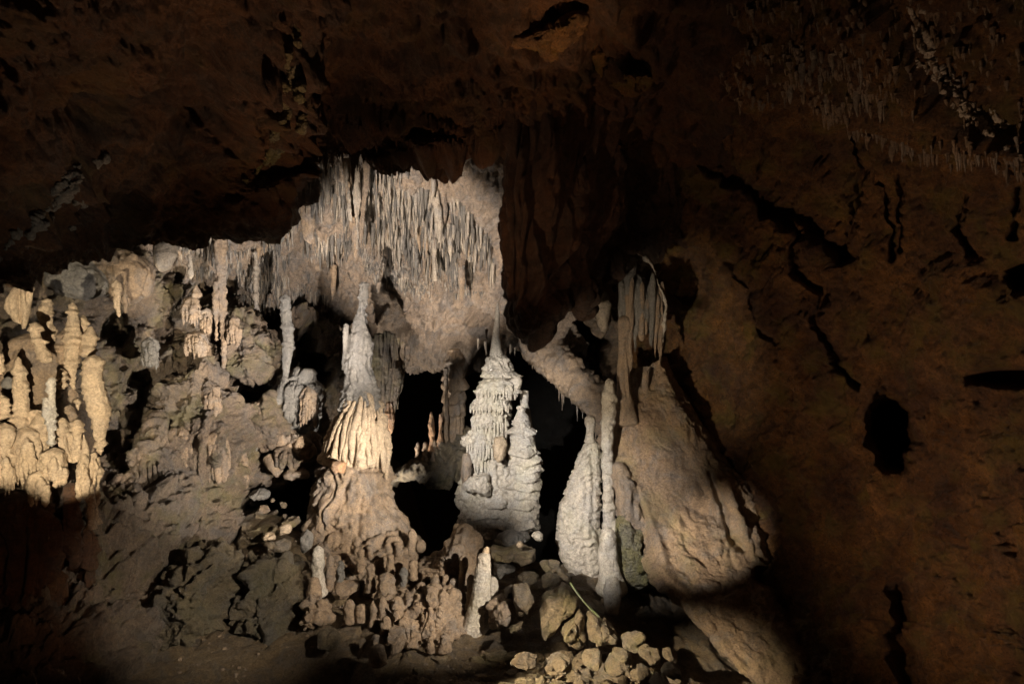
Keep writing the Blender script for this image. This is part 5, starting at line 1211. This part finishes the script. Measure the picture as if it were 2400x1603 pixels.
AMB = 0.011
LAMPS = [
    ('pit_lamp', (-1.75, 8.8, -0.7), (-1.9, 10.0, 2.2), 360, 92, (1, 0.90, 0.78), 0.6, .06),
    ('ceiling_lamp', (-1.3, 1.5, 0.2), P(970, 610, 9.0), 5600, 20, (1, 0.88, 0.76), 0.6, .03),
    ('fringe_lamp', (-0.4, 4.2, -0.2), P(560, 620, 9.0), 2200, 28, (1, 0.90, 0.80), 0.9, .03),
    ('stalagmite_lamp', (-1.2, 3.0, 1.75), P(1165, 1000, 7.9), 2100, 22, (1, 0.95, 0.88), 0.9, .02),
    ('knob_lamp', (-0.9, 3.8, 1.2), P(1400, 1190, 7.3), 1250, 27, (1, 0.93, 0.84), 1.0, .02),
    ('arch_fill', (0.2, 5.2, 0.3), P(1310, 810, 8.8), 420, 18, (1, 0.90, 0.78), 0.9, .02),  # small fill added to lighten the arch behind the slab
    ('cone_lamp', (1.2, 4.2, 0.4), P(855, 1110, 7.8), 1400, 22, (1, 0.90, 0.77), 1.0, .03),
    ('wall_lamp', (1.0, 4.0, 0.3), P(470, 930, 8.0), 2300, 34, (1, 0.90, 0.78), 0.9, .03),
    ('left_lamp', P(-150, 1250, 3.0), P(110, 900, 6.2), 900, 31, (1, 0.85, 0.62), 0.15, .02),
    ('front_lamp', (-1.7, 3.6, 1.2), P(1350, 1530, 5.4), 1600, 21, (1, 0.84, 0.6), 0.9, .02),
    ('stump_lamp', (1.2, 4.2, 0.8), P(960, 1370, 6.8), 800, 32, (1, 0.88, 0.72), 1.0, .02),
    ('crag_lamp', (0.2, 3.8, 0.9), P(480, 1360, 6.6), 520, 34, (1, 0.87, 0.70), 1.0, .02),
    ('slope_lamp', (-0.6, 4.4, 0.1), P(1630, 1270, 6.9), 900, 15, (1, 0.88, 0.72), 1.0, .03),
    ('slope_wash', (-0.8, 4.0, 0.5), P(1530, 860, 7.5), 420, 32, (1, 0.82, 0.60), 1.0, .03),
    ('right_wall_fill', (1.1, 4.4, 0.0), (3.4, 5.3, 1.5), 120, 120, (1, 0.64, 0.40), 1.0, .03),  # added unseen warm fill that brings up the right wall
    ('roof_fill', (-0.9, 5.0, 0.2), (-1.0, 4.2, 3.5), 160, 90, (1, 0.60, 0.34), 1.0, .03),  # added fill grazing the dark roof, no fixture there
    ('slab_ledge_fill', (0.5, 4.6, 0.6), P(1310, 110, 5.6), 170, 22, (1, 0.60, 0.30), 1.0, .03),  # warm fill added for the ledges above the slab
    ('slab_side_fill', (-0.7, 5.5, 1.1), P(1260, 380, 6.4), 45, 60, (1, 0.58, 0.32), 1.0, .02),  # added grazing fill so the slab flutes show
    ('streak_fill', (-1.6, 3.6, 0.9), P(170, 450, 4.9), 30, 34, (1, 0.86, 0.66), 1.0, .02),  # fill added to lift the calcite streak on the overhang
    ('cluster_foot_fill', (-0.9, 3.0, 0.2), P(150, 1330, 6.0), 40, 26, (1, 0.50, 0.28), 1.0, .02),  # added dim reddish fill for the drapes under the cluster
    ('slab_tip_fill', (0.9, 4.6, 0.3), P(1300, 560, 6.4), 45, 34, (1, 0.55, 0.30), 1.0, .03),  # reddish fill added for the lower part of the slab
]

# ------------------------------------------------------------------ camera and lamps
cam = bpy.data.cameras.new('camera'); co = bpy.data.objects.new('camera', cam); COL.objects.link(co)
co.location = (0, 0, ZC); co.rotation_euler = (math.pi / 2, 0, 0)
cam.sensor_width = 36; cam.lens = 36 / 1.286; cam.clip_end = 200; cam.clip_start = 0.05
SC.camera = co
w = bpy.data.worlds.new('World'); SC.world = w; w.use_nodes = True
bg = w.node_tree.nodes['Background']; bg.inputs[0].default_value = (1.0, 0.62, 0.34, 1); bg.inputs[1].default_value = AMB

def spot(name, pos, aim, power, angle, color=(1, 0.86, 0.7), blend=0.25, r=0.04):
    l = bpy.data.lights.new(name, 'SPOT'); l.energy = power; l.spot_size = math.radians(angle); l.spot_blend = blend
    l.color = color; l.shadow_soft_size = r
    o = bpy.data.objects.new(name, l); COL.objects.link(o)
    a, b = np.array(pos, float), np.array(aim, float)
    from mathutils import Vector
    o.location = a
    o.rotation_euler = Vector(b - a).to_track_quat('-Z', 'Y').to_euler()
    return o
for args in LAMPS:
    spot(*args)

SC.view_settings.view_transform = 'Standard'; SC.view_settings.look = 'None'
SC.view_settings.exposure = 0; SC.view_settings.gamma = 1
SC.cycles.use_denoising = True
SC.cycles.max_bounces = 5
SC.cycles.diffuse_bounces = 4
SC.cycles.sample_clamp_indirect = 2.0
